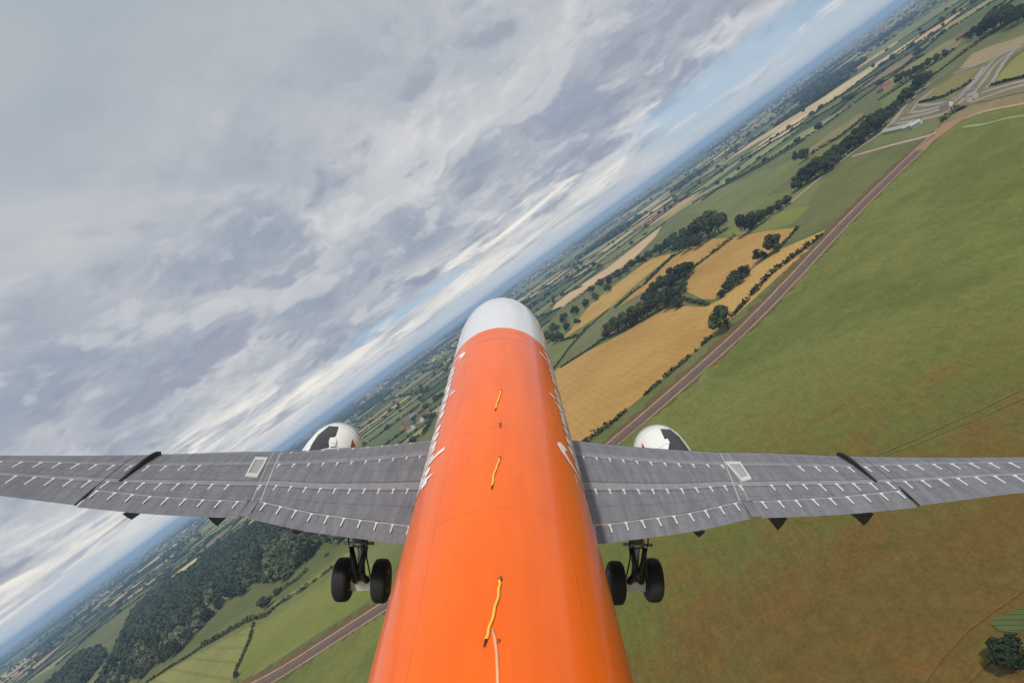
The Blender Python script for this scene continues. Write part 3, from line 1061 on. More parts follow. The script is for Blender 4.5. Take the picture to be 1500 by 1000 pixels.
def make_car():
    e = empty('parked_car')
    bm = bmesh.new()
    prof = [(-2.1, .35), (-2.15, .8), (-1.9, .95), (-1.5, .98), (1.0, .98), (2.0, .85), (2.15, .6), (2.1, .35)]
    for s in (-1, 1):
        [bm.verts.new((x_, s * .86, z_)) for x_, z_ in prof]
    bm.verts.ensure_lookup_table()
    n = len(prof)
    for i in range(n):
        j = (i + 1) % n
        bm.faces.new((bm.verts[i], bm.verts[j], bm.verts[n + j], bm.verts[n + i]))
    bm.faces.new(bm.verts[:n])
    bm.faces.new(bm.verts[n:][::-1])
    bmesh.ops.recalc_face_normals(bm, faces=bm.faces)
    body = bm_obj('body', bm, PAINT[0], e, False)
    V = [(-1.75, -.78, .98), (.95, -.78, .98), (.95, .78, .98), (-1.75, .78, .98), (-1.3, -.62, 1.42), (.2, -.62, 1.42), (.2, .62, 1.42), (-1.3, .62, 1.42)]
    mesh_obj('cabin', V, [(4, 5, 6, 7), (0, 1, 5, 4), (1, 2, 6, 5), (2, 3, 7, 6), (3, 0, 4, 7)], M_glass, e)
    for x_ in (-1.3, 1.3):
        for y_ in (-.8, .8):
            bm = bmesh.new()
            bmesh.ops.create_cone(bm, cap_ends=True, segments=12, radius1=.32, radius2=.32, depth=.2, matrix=Matrix.Translation((x_, y_, .32)) @ Matrix.Rotation(math.pi / 2, 4, 'X'))
            bm_obj('wheel', bm, M_tyre, e, False)
    return e


car0 = make_car()
lane_w = gpoly([(1238, 230), (1250, 221), (1262, 212), (1274, 204), (1285, 196), (1293, 189)])
spots = []
for i in range(len(lane_w) - 1):
    p, q = lane_w[i], lane_w[i + 1]
    d = (q - p) / np.hypot(*(q - p))
    for k in range(4):
        spots.append((p + (q - p) * (k + .5) / 4 + np.array([-d[1], d[0]]) * (4.6 if k % 2 else 7.0), math.atan2(d[1], d[0]) + math.pi / 2 * (k % 2)))
kids = list(car0.children)
for i, (p, a_) in enumerate(spots):
    if i == 0:
        e = car0
    else:
        e = car0.copy()
        C.objects.link(e)
        for ch in kids:
            c_ = ch.copy()
            C.objects.link(c_)
            c_.parent = e
    e.location = (p[0], p[1], .3)
    e.rotation_euler = (0, 0, a_)
    tag(e, 'car parked beside the pale lane under the line of dark trees', 'car', 'cars parked along the lane')

# ------------------------------------------------------------------ the aircraft
R = 2.0
XW = 22.8                     # where orange paint ends and the white nose begins
root = bpy.data.objects.new('airliner', None)
A = WD @ PL.T
off = np.array([0, 0, ALT]) - A @ np.array([0, 0, H])
root.matrix_world = Matrix([list(A[i]) + [off[i]] for i in range(3)] + [[0, 0, 0, 1]])
root.empty_display_size = 2
C.objects.link(root)
tag(root, 'orange airliner with white nose and grey wings, banking right with wheels down', 'airplane')


def pray(px, py):
    return PL @ camray(px, py)


def orange_mat():
    m, t, b = new_mat('orange_paint')
    tc = t.n('ShaderNodeTexCoord')
    ob = tc.outputs['Object']
    sp = t.n('ShaderNodeSeparateXYZ', None, i0=ob)
    n1 = t.noise(t.n('ShaderNodeMapping', None, Vector=ob, Scale=(.25, 1.6, 1.6)).outputs[0], 1.0, 5, .6)
    n2 = t.noise(ob, 2.4, 6, .65)
    col = t.mix(t.ss(n1, .3, .7), (.80, .118, .0015), (.87, .142, .002))
    grime = t.m('MULTIPLY', t.ss(n2, .56, .74), .16)
    col = t.mix(grime, col, (.55, .10, .02))
    # skin joints
    line = None
    for x0, w_ in ((22.1, .05), (21.2, .035), (17.4, .02), (13.2, .02), (9.6, .02)):
        l_ = t.m('SUBTRACT', 1.0, t.ss(t.m('ABSOLUTE', t.m('SUBTRACT', sp.outputs[0], x0)), w_ * .4, w_))
        if w_ < .03:
            l_ = t.m('MULTIPLY', l_, .35)
        line = l_ if line is None else t.m('MAXIMUM', line, l_)
    phi = t.m('ARCTAN2', sp.outputs[1], sp.outputs[2])
    for a0, k0 in ((-.62, .30), (.62, .30), (-1.02, .22), (1.02, .22)):
        line = t.m('MAXIMUM', line, t.m('MULTIPLY', t.m('SUBTRACT', 1.0, t.ss(t.m('ABSOLUTE', t.m('SUBTRACT', phi, a0)), .003, .010)), k0))
    line = t.m('MULTIPLY', line, t.m('MULTIPLY_ADD', t.ss(t.noise(ob, 1.1, 3), .4, .6), .5, .4))
    col = t.mix(line, col, (.30, .05, .01))
    t.set(b, 'Base Color', col)
    t.set(b, 'Roughness', t.m('MULTIPLY_ADD', n2, .2, .24))
    b.inputs['Coat Weight'].default_value = .34
    b.inputs['Coat Roughness'].default_value = .07
    b.inputs['Coat IOR'].default_value = 1.6
    b.inputs['Specular IOR Level'].default_value = .22
    bp = t.n('ShaderNodeBump', None, Strength=.03, Distance=.03, Height=t.noise(ob, 1.3, 3))
    t.set(b, 'Normal', bp)
    return m


M_orange = orange_mat()
M_nose = simple('white_nose_paint', (.72, .72, .75), .3, 0, .06, 2.0, .5)
M_gel = simple('white_lettering', (.85, .80, .80), .4, 0, .08, 4.0)
SECT = [(-7.5, .35, 1.25), (-6, .75, 1.1), (-3, 1.2, .75), (0, 1.55, .42), (3, 1.82, .18), (6, 1.97, .03), (8, R, 0), (10, R, 0), (13, R, 0), (16, R, 0), (19, R, 0), (XW, R, 0),
        (25, R, 0), (26.3, R, 0), (27.6, 1.98, -.005), (28.6, 1.93, -.02), (29.5, 1.86, -.05), (30.4, 1.76, -.09), (31.4, 1.60, -.17), (32.4, 1.38, -.29), (33.4, 1.08, -.44), (34.2, .82, -.58), (34.7, .45, -.66), (34.9, .06, -.7)]


def tube_rings(sec, seg=96, cap=3):
    bm = bmesh.new()
    rings = []
    for x_, r_, zc in sec:
        rings.append([bm.verts.new((x_, r_ * math.sin(2 * math.pi * k / seg), zc + r_ * math.cos(2 * math.pi * k / seg))) for k in range(seg)])
    for i in range(len(rings) - 1):
        for k in range(seg):
            bm.faces.new((rings[i][k], rings[i + 1][k], rings[i + 1][(k + 1) % seg], rings[i][(k + 1) % seg]))
    if cap & 1:
        bm.faces.new(rings[0])
    if cap & 2:
        bm.faces.new(rings[-1][::-1])
    bmesh.ops.recalc_face_normals(bm, faces=bm.faces)
    return bm


fus = bm_obj('fuselage', tube_rings([s for s in SECT if s[0] <= XW], 96, 1), M_orange, root)
nose = bm_obj('nose', tube_rings([s for s in SECT if s[0] >= XW], 96, 2), M_nose, root)
for o in (fus, nose):
    for p in o.data.polygons:
        if len(p.vertices) > 4:
            p.use_smooth = False
# paint edge: a thin pale ring
bm_obj('paint_edge', tube_rings([(XW - .10, R + .006, 0), (XW + .04, R + .006, 0)], 96, 0), simple('pale_edge', (.85, .55, .45), .4), fus)
# cockpit glazing
for s in (-1, 1):
    V, Fq = [], []
    for i, (x_, rr, zc) in enumerate([(31.4, 1.615, -.17), (31.9, 1.51, -.23), (32.4, 1.395, -.29)]):
        for k in range(7):
            a_ = math.radians(12 + k * 8)
            V.append((x_, s * rr * math.sin(a_), zc + rr * math.cos(a_)))
            if i and k:
                j = len(V) - 1
                Fq.append((j, j - 1, j - 8, j - 7))
    mesh_obj('cockpit_window', V, Fq, M_glass, nose, True)


# lettering wrapped round the sides
def lettering(side):
    cu = bpy.data.curves.new('lettering', 'FONT')
    cu.body = 'Generation easyJet'
    cu.size = 1.0
    cu.shear = .35
    cu.resolution_u = 3
    cu.offset = .02
    to = bpy.data.objects.new('lettering', cu)
    C.objects.link(to)
    bpy.context.view_layer.update()
    dg = bpy.context.evaluated_depsgraph_get()
    me = bpy.data.meshes.new_from_object(to.evaluated_get(dg))
    bpy.data.objects.remove(to)
    bm = bmesh.new()
    bm.from_mesh(me)
    xs = [v.co.x for v in bm.verts]
    x0, x1 = min(xs), max(xs)
    for k in range(-3, 11):
        gm = bm.verts[:] + bm.edges[:] + bm.faces[:]
        bmesh.ops.bisect_plane(bm, geom=gm, plane_co=(0, k * .1, 0), plane_no=(0, 1, 0))
    Lt, ht = 9.6, 1.95
    for v in bm.verts:
        u_ = (v.co.x - x0) / (x1 - x0) * Lt
        a_ = math.radians(80) - v.co.y * ht / R
        rr = R + .014
        x_ = 12.6 + u_ if side < 0 else 21.6 - u_
        v.co = Vector((x_, side * rr * math.sin(a_), rr * math.cos(a_)))
    bmesh.ops.recalc_face_normals(bm, faces=bm.faces)
    return bm_obj('lettering', bm, M_gel, fus, False)


lettering(-1)
lettering(1)


def tube(name, pts_, r_, mat, parent, seg=8):
    bm = bmesh.new()
    rings = []
    P = [Vector(p) for p in pts_]
    for i, p in enumerate(P):
        d = (P[min(i + 1, len(P) - 1)] - P[max(i - 1, 0)]).normalized()
        u_ = d.cross(Vector((0, 0, 1)))
        if u_.length < 1e-3:
            u_ = Vector((1, 0, 0))
        u_.normalize()
        v_ = d.cross(u_)
        rad = r_[i] if isinstance(r_, (list, tuple)) else r_
        rings.append([bm.verts.new(p + (u_ * math.cos(k * 2 * math.pi / seg) + v_ * math.sin(k * 2 * math.pi / seg)) * rad) for k in range(seg)])
    for i in range(len(rings) - 1):
        for k in range(seg):
            bm.faces.new((rings[i][k], rings[i + 1][k], rings[i + 1][(k + 1) % seg], rings[i][(k + 1) % seg]))
    bm.faces.new(rings[0][::-1])
    bm.faces.new(rings[-1])
    bmesh.ops.recalc_face_normals(bm, faces=bm.faces)
    return bm_obj(name, bm, mat, parent)


def topline(px_pts, lift):
    """points of the photo laid on the fuselage's top"""
    out = []
    for px, py in px_pts:
        d = pray(px, py)
        t_ = (R - H) / d[2]
        x_, y_ = d[0] * t_, d[1] * t_
        out.append((x_, y_, math.sqrt(R * R - y_ * y_) + lift))
    return [tuple(p) for p in out]


M_yellow = simple('yellow_cable', (.85, .50, .07), .45)
M_dark = simple('dark_rubber', (.03, .025, .022), .7)
M_pale = simple('pale_orange_seam', (.85, .38, .20), .4)


def wavy(P, n=18, amp=.008):
    Q = smooth_line([np.array(p) for p in P], 2)
    return [(q[0], q[1] + amp * math.sin(i * 1.4), q[2]) for i, q in enumerate(Q)]


for P in ([(734, 573), (732, 582), (728, 590), (726, 599)], [(732, 672), (729, 682), (724, 693), (721, 712)], [(732, 851), (732, 862), (727, 886), (719, 914), (712, 937)]):
    T_ = topline(P, .02)
    rad = .021
    ca = tube('cable', wavy(T_), rad, M_yellow, fus)
    e0, e1 = Vector(T_[-1]), Vector(T_[0])
    d = (Vector(T_[-1]) - Vector(T_[-2])).normalized()
    tube('cable_end', [e0, e0 + d * .12], [.018, .008], M_dark, ca)
    tube('cable_end', [e1 - d * .01, e1 - d * .07], [.034, .02], simple('brown_grommet', (.25, .07, .03), .6), ca)
tube('seam_bead', topline([(721, 921), (725, 935), (727.5, 955), (729, 985), (730, 1030)], .005), .022, M_pale, fus)
for P in ([(733, 620), (733, 626)], [(729, 938), (732, 939)]):
    tube('vent', topline(P, .0), .03, simple('vent_brown', (.28, .07, .02), .6), fus)

# fin and tailplanes behind and under the camera
def slab(name, outline, th, mat, parent, axis):
    """outline in (x, s) with thickness th along the other axis"""
    bm = bmesh.new()
    rows = []
    for sg in (-1, 1):
        rows.append([bm.verts.new((x_, sg * th_, s_) if axis == 'z' else (x_, s_, .95 + sg * th_ + abs(s_) * .09)) for (x_, s_, th_) in outline])
    n = len(outline)
    bm.faces.new(rows[0])
    bm.faces.new(rows[1][::-1])
    for i in range(n):
        j = (i + 1) % n
        bm.faces.new((rows[0][i], rows[0][j], rows[1][j], rows[1][i]))
    bmesh.ops.recalc_face_normals(bm, faces=bm.faces)
    return bm_obj(name, bm, mat, parent, False)


slab('tail_fin', [(4.0, 1.6, .03), (-.55, 7.2, .02), (-1.2, 7.3, .10), (-2.4, 7.3, .08), (-3.0, 7.2, .01), (-4.6, 1.7, .01), (-1.5, 1.5, .2), (1.5, 1.5, .2)], 0, M_orange, root, 'z')
for s in (-1, 1):
    slab('tailplane', [(1.2, s * 1.0, .02), (-2.6, s * 6.0, .02), (-3.8, s * 6.0, .01), (-3.4, s * .6, .02), (-1.2, s * .8, .14)], 0, M_nose, root, 'y')

# wings ---------------------------------------------------------------
LE = [(1.2, 19.9), (2.66, 19.1), (4.3, 18.3), (6.65, 17.25), (7.85, 16.85), (10.1, 15.8), (13.1, 14.5), (16.4, 13.1)]
TE = [(1.2, 13.3), (2.44, 13.3), (4.9, 13.45), (6.25, 13.70), (7.0, 13.55), (8.55, 13.3), (10.1, 13.15), (12.1, 13.0), (16.4, 12.0)]
V1 = [(1.2, .25), (2.6, .255), (6.4, .30), (9.5, .31), (11.5, .25), (16.4, .22)]
V2 = [(1.2, .605), (2.6, .605), (6.4, .615), (10.2, .605), (12.2, .60), (16.4, .60)]


def ip(tab, y):
    return float(np.interp(y, [q[0] for q in tab], [q[1] for q in tab]))


def wz(y):
    return -1.0 + .09 * (y - 2) + .006 * (y - 2) ** 2 - .12


def vflap(y):
    c_ = ip(LE, y) - ip(TE, y)
    return 1 - .66 / c_


def upper(v):
    return .052 * (2.6 * math.sqrt(max(v, 0)) * (1 - v) * 1.0 + .0)


def wp(s, y, v, dz=0.0, side=1):
    """point on the wing: span y, chord fraction v, upper (side=1) or lower skin"""
    xl, xt = ip(LE, y), ip(TE, y)
    c_ = xl - xt
    h_ = upper(v) * c_ * .62 if side > 0 else -upper(v) * c_ * .95
    return Vector((xl - v * c_, s * y, wz(y) + h_ + dz))


def wing_mat():
    m, t, b = new_mat('grey_wing_skin')
    uv = t.n('ShaderNodeUVMap')
    uv.uv_map = 'skin'
    sp = t.n('ShaderNodeSeparateXYZ', None, i0=uv.outputs[0])
    u_, v_ = sp.outputs[0], sp.outputs[1]
    tc = t.n('ShaderNodeTexCoord')
    ob = tc.outputs['Object']
    st = t.noise(t.n('ShaderNodeMapping', None, Vector=ob, Scale=(.5, 4.0, 1.0)).outputs[0], 1.6, 6, .65)
    fine = t.noise(ob, 9, 5, .7)
    col = t.mix(t.ss(st, .32, .68), (.125, .127, .145), (.178, .181, .203))
    # lighter joint bands ahead of the two rows, dark step behind them
    band = None
    for c0, w_, k_ in ((.225, .030, .8), (.615, .042, 1.0), (.03, .028, .5)):
        l_ = t.m('MULTIPLY', t.m('SUBTRACT', 1.0, t.ss(t.m('ABSOLUTE', t.m('SUBTRACT', v_, c0)), w_ * .75, w_)), k_)
        band = l_ if band is None else t.m('MAXIMUM', band, l_)
    col = t.mix(t.m('MULTIPLY', band, t.m('MULTIPLY_ADD', fine, .7, .2)), col, (.27, .265, .285))
    dk = None
    for c0 in (.262, .662, .568):
        l_ = t.m('SUBTRACT', 1.0, t.ss(t.m('ABSOLUTE', t.m('SUBTRACT', v_, c0)), .003, .009))
        dk = l_ if dk is None else t.m('MAXIMUM', dk, l_)
    col = t.mix(t.m('MULTIPLY', dk, .6), col, (.05, .05, .055))
    # panel joints and fastener rows
    fr = t.m('ABSOLUTE', t.m('SUBTRACT', t.m('FRACT', t.m('MULTIPLY', u_, 17 / 1.22)), .5))
    jn = t.m('MULTIPLY', t.m('SUBTRACT', 1.0, t.ss(fr, .008, .02)), t.m('MULTIPLY', t.ss(v_, .27, .28), t.m('SUBTRACT', 1.0, t.ss(v_, .56, .57))))
    for c0 in (.42, .78):
        jn = t.m('MAXIMUM', jn, t.m('SUBTRACT', 1.0, t.ss(t.m('ABSOLUTE', t.m('SUBTRACT', v_, c0)), .002, .006)))
    col = t.mix(t.m('MULTIPLY', jn, .38), col, (.06, .06, .066))
    soot = t.ss(t.noise(t.n('ShaderNodeMapping', None, Vector=ob, Scale=(.22, 2.6, 1.0)).outputs[0], 2.2, 7, .7), .52, .72)
    col = t.mix(t.m('MULTIPLY', soot, .35), col, (.075, .073, .075))
    k = t.m('MULTIPLY_ADD', fine, .6, .7)
    col = t.mix(1.0, col, t.n('ShaderNodeCombineColor', None, i0=k, i1=k, i2=k).outputs[0], 'MULTIPLY')
    t.set(b, 'Base Color', col)
    b.inputs['Roughness'].default_value = .5
    b.inputs['Metallic'].default_value = 0.0
    bp = t.n('ShaderNodeBump', None, Strength=.25, Distance=.02, Height=t.m('ADD', t.m('MULTIPLY', band, 1.0), t.m('MULTIPLY', fine, .25)))
    t.set(b, 'Normal', bp)
    return m


M_wing = wing_mat()
M_le = simple('bright_leading_edge', (.52, .52, .53), .35, .3)
M_tuft = simple('white_tuft', (.60, .60, .61), .6, 0, .1)
M_black = simple('matt_black', (.012, .012, .013), .5)
M_seamw = simple('light_sealant', (.36, .36, .37), .6)
M_panel = simple('light_grey_panel', (.30, .30, .31), .5)


def skin(name, s, ys, v0, v1, mat, parent, drop=0.0, nv=26):
    """closed wing-like piece between spans ys and chord fractions v0(y)..v1(y)"""
    bm = bmesh.new()
    uvl = bm.loops.layers.uv.new('skin')
    rows, uvs = [], {}
    for y in ys:
        a_, b_ = v0(y), v1(y)
        r_ = []
        for sd_ in (1, -1):
            for i in range(nv + 1):
                q = i / nv
                if a_ < .01:
                    q = q ** 1.7
                v = a_ + (b_ - a_) * q
                if sd_ < 0:
                    if i == 0 and a_ < .01 or i == nv:
                        continue
                p = wp(s, y, v, drop * (v - a_) / max(b_ - a_, .01) * -1, sd_)
                if i == nv:
                    p.z -= .0
                vt = bm.verts.new(p)
                vv = np.interp(v, [0, ip(V1, y), ip(V2, y), 1], [0, .25, .65, 1])
                uvs[vt] = (y / 17, vv if sd_ > 0 else .45)
                r_.append(vt)
        # order: upper LE->TE, then lower TE->LE
        nu = nv + 1
        r_ = r_[:nu] + r_[nu:][::-1]
        rows.append(r_)
    n = len(rows[0])
    for i in range(len(rows) - 1):
        for k in range(n):
            bm.faces.new((rows[i][k], rows[i][(k + 1) % n], rows[i + 1][(k + 1) % n], rows[i + 1][k]))
    bm.faces.new(rows[0])
    bm.faces.new(rows[-1][::-1])
    bmesh.ops.recalc_face_normals(bm, faces=bm.faces)
    for f_ in bm.faces:
        for l in f_.loops:
            l[uvl].uv = uvs[l.vert]
    o = bm_obj(name, bm, mat, parent, True)
    o.data.set_sharp_from_angle(angle=math.radians(40))
    return o


def onwing(px, py):
    """photo pixel -> (span, chord fraction, side) on the wing's upper skin"""
    d = pray(px, py)
    z = -1.0
    for _ in range(40):
        t_ = (z - H) / d[2]
        x_, y_ = d[0] * t_, d[1] * t_
        ya = abs(y_)
        v = (ip(LE, ya) - x_) / (ip(LE, ya) - ip(TE, ya))
        z = wp(1, ya, min(max(v, 0), 1)).z
    return ya, v, 1 if y_ > 0 else -1


def strip(name, s, path, w_, h_, mat, parent):
    """thin raised strip following (span, chord) points on the skin"""
    bm = bmesh.new()
    P = [wp(s, y, v) for y, v in path]
    rows = []
    for i, p in enumerate(P):
        d = (P[min(i + 1, len(P) - 1)] - P[max(i - 1, 0)]).normalized()
        n_ = d.cross(Vector((0, 0, 1))).normalized() * w_ / 2
        hh = h_(i / (len(P) - 1)) if callable(h_) else h_
        rows.append([bm.verts.new(p - n_ - Vector((0, 0, .02))), bm.verts.new(p + n_ - Vector((0, 0, .02))), bm.verts.new(p + n_ + Vector((0, 0, hh))), bm.verts.new(p - n_ + Vector((0, 0, hh)))])
    for i in range(len(rows) - 1):
        for k in range(4):
            bm.faces.new((rows[i][k], rows[i][(k + 1) % 4], rows[i + 1][(k + 1) % 4], rows[i + 1][k]))
    bm.faces.new(rows[0])
    bm.faces.new(rows[-1][::-1])
    bmesh.ops.recalc_face_normals(bm, faces=bm.faces)
    return bm_obj(name, bm, mat, parent, False)


def tuft_bm(bm, s, y, v, L_=.26, head=.07):
    """a small T-shaped marker: a cross bar with a stem trailing aft"""
    rr = random.uniform(-.05, .05)
    c_ = ip(LE, y) - ip(TE, y)
    for (ya, yb, va, vb, t_) in ((y - head / 2, y + head / 2, v, v + .045 / c_, .016), (y - .015, y + .015, v, v + L_ / c_, .012)):
        sk = rr + .10
        co = []
        for (yy, vv) in ((ya, va), (yb, va), (yb, vb), (ya, vb)):
            yy2 = yy + (vv - v) * c_ * sk * .5
            co.append((yy2, vv))
        lo_ = [bm.verts.new(wp(s, a_, b_, -.004)) for a_, b_ in co]
        hi_ = [bm.verts.new(wp(s, a_, b_, t_)) for a_, b_ in co]
        bm.faces.new(hi_)
        for k in range(4):
            bm.faces.new((lo_[k], lo_[(k + 1) % 4], hi_[(k + 1) % 4], hi_[k]))


def inner_ys(a_, b_, n):
    return [a_ + (b_ - a_) * i / n for i in range(n + 1)]


rest_tufts = bmesh.new()
for s in (1, -1):
    ys1 = [1.2, 1.8] + inner_ys(2.4, 6.2, 8)
    zero = lambda y: 0.0
    one = lambda y: 1.0
    gap_ = .005
    # one skin: full chord outboard of the flaps, cut short ahead of them
    wing = skin('wing', s, [1.2, 1.8] + inner_ys(2.4, 10.08, 18), zero, lambda y: vflap(y) - gap_, M_wing, root)
    tip = skin('outer_panel', s, inner_ys(10.10, 16.4, 12), zero, one, M_wing, wing)
    skin('flap', s, inner_ys(1.6, 6.28, 10), vflap, one, M_wing, wing, .07, 8)
    skin('flap', s, inner_ys(6.52, 10.05, 8), vflap, one, M_wing, wing, .05, 8)
    skin('fixed_panel', s, inner_ys(6.29, 6.50, 2), vflap, one, M_wing, wing, .0, 6)
    # winglet at the tip
    p0, p1 = wp(s, 16.4, .05), wp(s, 16.4, .98)
    V = [p0, p1, p1 + Vector((-.7, s * .5, 2.2)), p1 + Vector((-.1, s * .5, 2.2))]
    V += [q + Vector((0, s * .06, 0)) for q in V]
    mesh_obj('winglet', V, [(0, 1, 2, 3), (7, 6, 5, 4), (0, 4, 5, 1), (1, 5, 6, 2), (2, 6, 7, 3), (3, 7, 4, 0)], M_orange, wing)
    # metal leading edge
    bm = bmesh.new()
    rows = []
    for y in inner_ys(2.0, 16.3, 30):
        rows.append([bm.verts.new(wp(s, y, v, .004 if sd_ > 0 else -.004, sd_) + Vector((.005, 0, 0))) for v, sd_ in ((.012, 1), (.004, 1), (.0, 1), (.006, -1), (.02, -1))])
    for i in range(len(rows) - 1):
        for k in range(4):
            bm.faces.new((rows[i][k], rows[i][k + 1], rows[i + 1][k + 1], rows[i + 1][k]))
    bmesh.ops.recalc_face_normals(bm, faces=bm.faces)
    bm_obj('leading_edge', bm, M_le, wing)
    # seams
    strip('seam', s, [(6.66 - .42 * q, .015 + .80 * q) for q in np.linspace(0, 1, 14)], .03, .006, M_seamw, wing)
    strip('seam', s, [(6.86 - .42 * q, .015 + .80 * q) for q in np.linspace(0, 1, 14)], .02, .006, M_seamw, wing)
    strip('seam', s, [(y, vflap(y) + .006) for y in inner_ys(2.0, 6.26, 12)], .03, .012, M_seamw, wing)
    strip('seam', s, [(y, vflap(y) + .008) for y in inner_ys(6.55, 10.0, 10)], .025, .012, M_seamw, wing)
    strip('gap_line', s, [(10.09, v) for v in np.linspace(.70, .995, 8)], .035, .008, M_black, wing)
    # fence wrapping over the leading edge
    strip('wing_fence', s, [(9.62 + .10 * q, -.0 + .60 * q) for q in np.linspace(0, 1, 16)], .06, lambda q: .03 + .13 * math.sin(math.pi * min(1, .22 + q * .8)) ** 1.0 * (1 - .75 * q), M_black, wing)
    # light hatch by the kink
    quad = [(374, 670), (393, 671), (377, 700), (359, 698)] if s > 0 else [(1061, 677), (1084, 677), (1101, 702), (1087, 706)]
    Q = [onwing(*p)[:2] for p in quad]
    lo_ = [wp(s, *q, 0) for q in Q]
    hi_ = [wp(s, *q, .035) for q in Q]
    cen = sum(hi_, Vector()) / 4
    inn = [cen + (p - cen) * .68 for p in hi_]
    sunk = [p - Vector((0, 0, .02)) for p in inn]
    hp = mesh_obj('hatch', lo_ + hi_ + inn, [(0, 1, 5, 4), (1, 2, 6, 5), (2, 3, 7, 6), (3, 0, 4, 7), (4, 5, 9, 8), (5, 6, 10, 9), (6, 7, 11, 10), (7, 4, 8, 11)], simple('hatch_frame', (.50, .50, .50), .55), wing)
    mesh_obj('cover', inn + sunk, [(4, 5, 6, 7), (0, 1, 5, 4), (1, 2, 6, 5), (2, 3, 7, 6), (3, 0, 4, 7)], M_panel, hp)
    # tufts
    T_ = []
    for y in np.arange(2.55, 14.6, .385):
        if abs(y - 6.65) < .22 or abs(y - 9.65) < .15:
            continue
        if abs(y - 7.55) > .5:
            T_.append((y, ip(V1, y), .20 if y < 8 else .29))
        T_.append((y + .08, ip(V2, y), .25 if y < 8 else .33))
    for y in np.arange(2.35, 6.2, .415):
        T_.append((y, vflap(y) + .01, .32))
    for y in np.arange(6.75, 10.0, .40):
        T_.append((y, vflap(y) + .012, .30))
    if s > 0:
        for y in np.arange(3.0, 6.6, .42):
            T_.append((y, .045, .10))
    T_.sort(key=lambda q: q[0])
    for k_, (y, v, L_) in enumerate(T_):
        if k_ < 50:
            bm = bmesh.new()
            tuft_bm(bm, s, y, v, L_)
            bm_obj('tuft', bm, M_tuft, wing, False)
        else:
            tuft_bm(rest_tufts, s, y, v, L_)
    # flap track fairings: canoe bodies ending in a point behind the trailing edge
    for px, py, k_ in ([(192, 757, 1), (318, 767, 1), (435, 779, .75)] if s > 0 else [(1266, 766, 1), (1140, 773, 1), (1024, 783, .75)]):
        d = pray(px, py)
        xa = ip(TE, abs(d[1] / d[0] * 13.0)) - .03
        t_ = xa / d[0]
        tipp = Vector((xa, d[1] * t_, H + d[2] * t_))
        ya = abs(tipp.y)
        zt = wz(ya)
        bm = bmesh.new()
        rings = []
        bot = tipp.z - .07
        for dx_, rw, top, bt in ((0, .20, zt - .07, bot), (.35, .20, zt - .17, bot), (.9, .19, zt - .22, min(bot, zt - .5)), (1.6, .17, zt - .24, zt - .55), (2.3, .12, zt - .26, zt - .5), (3.0, .03, zt - .32, zt - .4)):
            x_ = xa + dx_
            r_ = [(x_, -rw, top), (x_, -rw * .55, top * .45 + bt * .55), (x_, 0, bt), (x_, rw * .55, top * .45 + bt * .55), (x_, rw, top)]
            rings.append([bm.verts.new((a_, b_ * k_ + tipp.y, c_)) for a_, b_, c_ in r_])
        for i in range(len(rings) - 1):
            for k in range(5):
                bm.faces.new((rings[i][k], rings[i][(k + 1) % 5], rings[i + 1][(k + 1) % 5], rings[i + 1][k]))
        bm.faces.new(rings[0])
        bm.faces.new(rings[-1][::-1])
        bmesh.ops.recalc_face_normals(bm, faces=bm.faces)
        bm_obj('flap_fairing', bm, M_black, wing, False)
rt = bm_obj('tuft', rest_tufts, M_tuft, root, False)
rt['kind'] = 'stuff'

# engines -------------------------------------------------------------
M_nac, t, b = new_mat('white_nacelle')
sp_ = t.n('ShaderNodeSeparateXYZ', None, i0=t.n('ShaderNodeTexCoord').outputs['Object'])
ln_ = None
for x0 in (22.35, 20.7, 19.2):
    l_ = t.m('SUBTRACT', 1.0, t.ss(t.m('ABSOLUTE', t.m('SUBTRACT', sp_.outputs[0], x0)), .012, .03))
    ln_ = l_ if ln_ is None else t.m('MAXIMUM', ln_, l_)
c_ = t.mix(t.ss(sp_.outputs[0], 22.58, 22.62), (.78, .78, .75), (.45, .45, .46))
t.set(b, 'Base Color', t.mix(t.m('MULTIPLY', ln_, .7), c_, (.2, .2, .2)))
b.inputs['Roughness'].default_value = .32
M_red = simple('red_mark', (.35, .03, .02), .5)
NAC = [(x_, r_ * .93) for x_, r_ in [(17.9, .72), (18.6, .88), (19.6, 1.04), (20.6, 1.12), (21.6, 1.14), (22.4, 1.10), (22.9, 1.0), (23.1, .90), (23.0, .80), (22.4, .74), (19.5, .70), (18.0, .66)]]


def nac_bm(yc, zc, seg=56):
    bm = bmesh.new()
    rings = [[bm.verts.new((x_, yc + r_ * math.sin(2 * math.pi * k / seg), zc + r_ * math.cos(2 * math.pi * k / seg))) for k in range(seg)] for x_, r_ in NAC]
    n = len(rings)
    for i in range(n):
        for k in range(seg):
            bm.faces.new((rings[i][k], rings[(i + 1) % n][k], rings[(i + 1) % n][(k + 1) % seg], rings[i][(k + 1) % seg]))
    bmesh.ops.recalc_face_normals(bm, faces=bm.faces)
    return bm


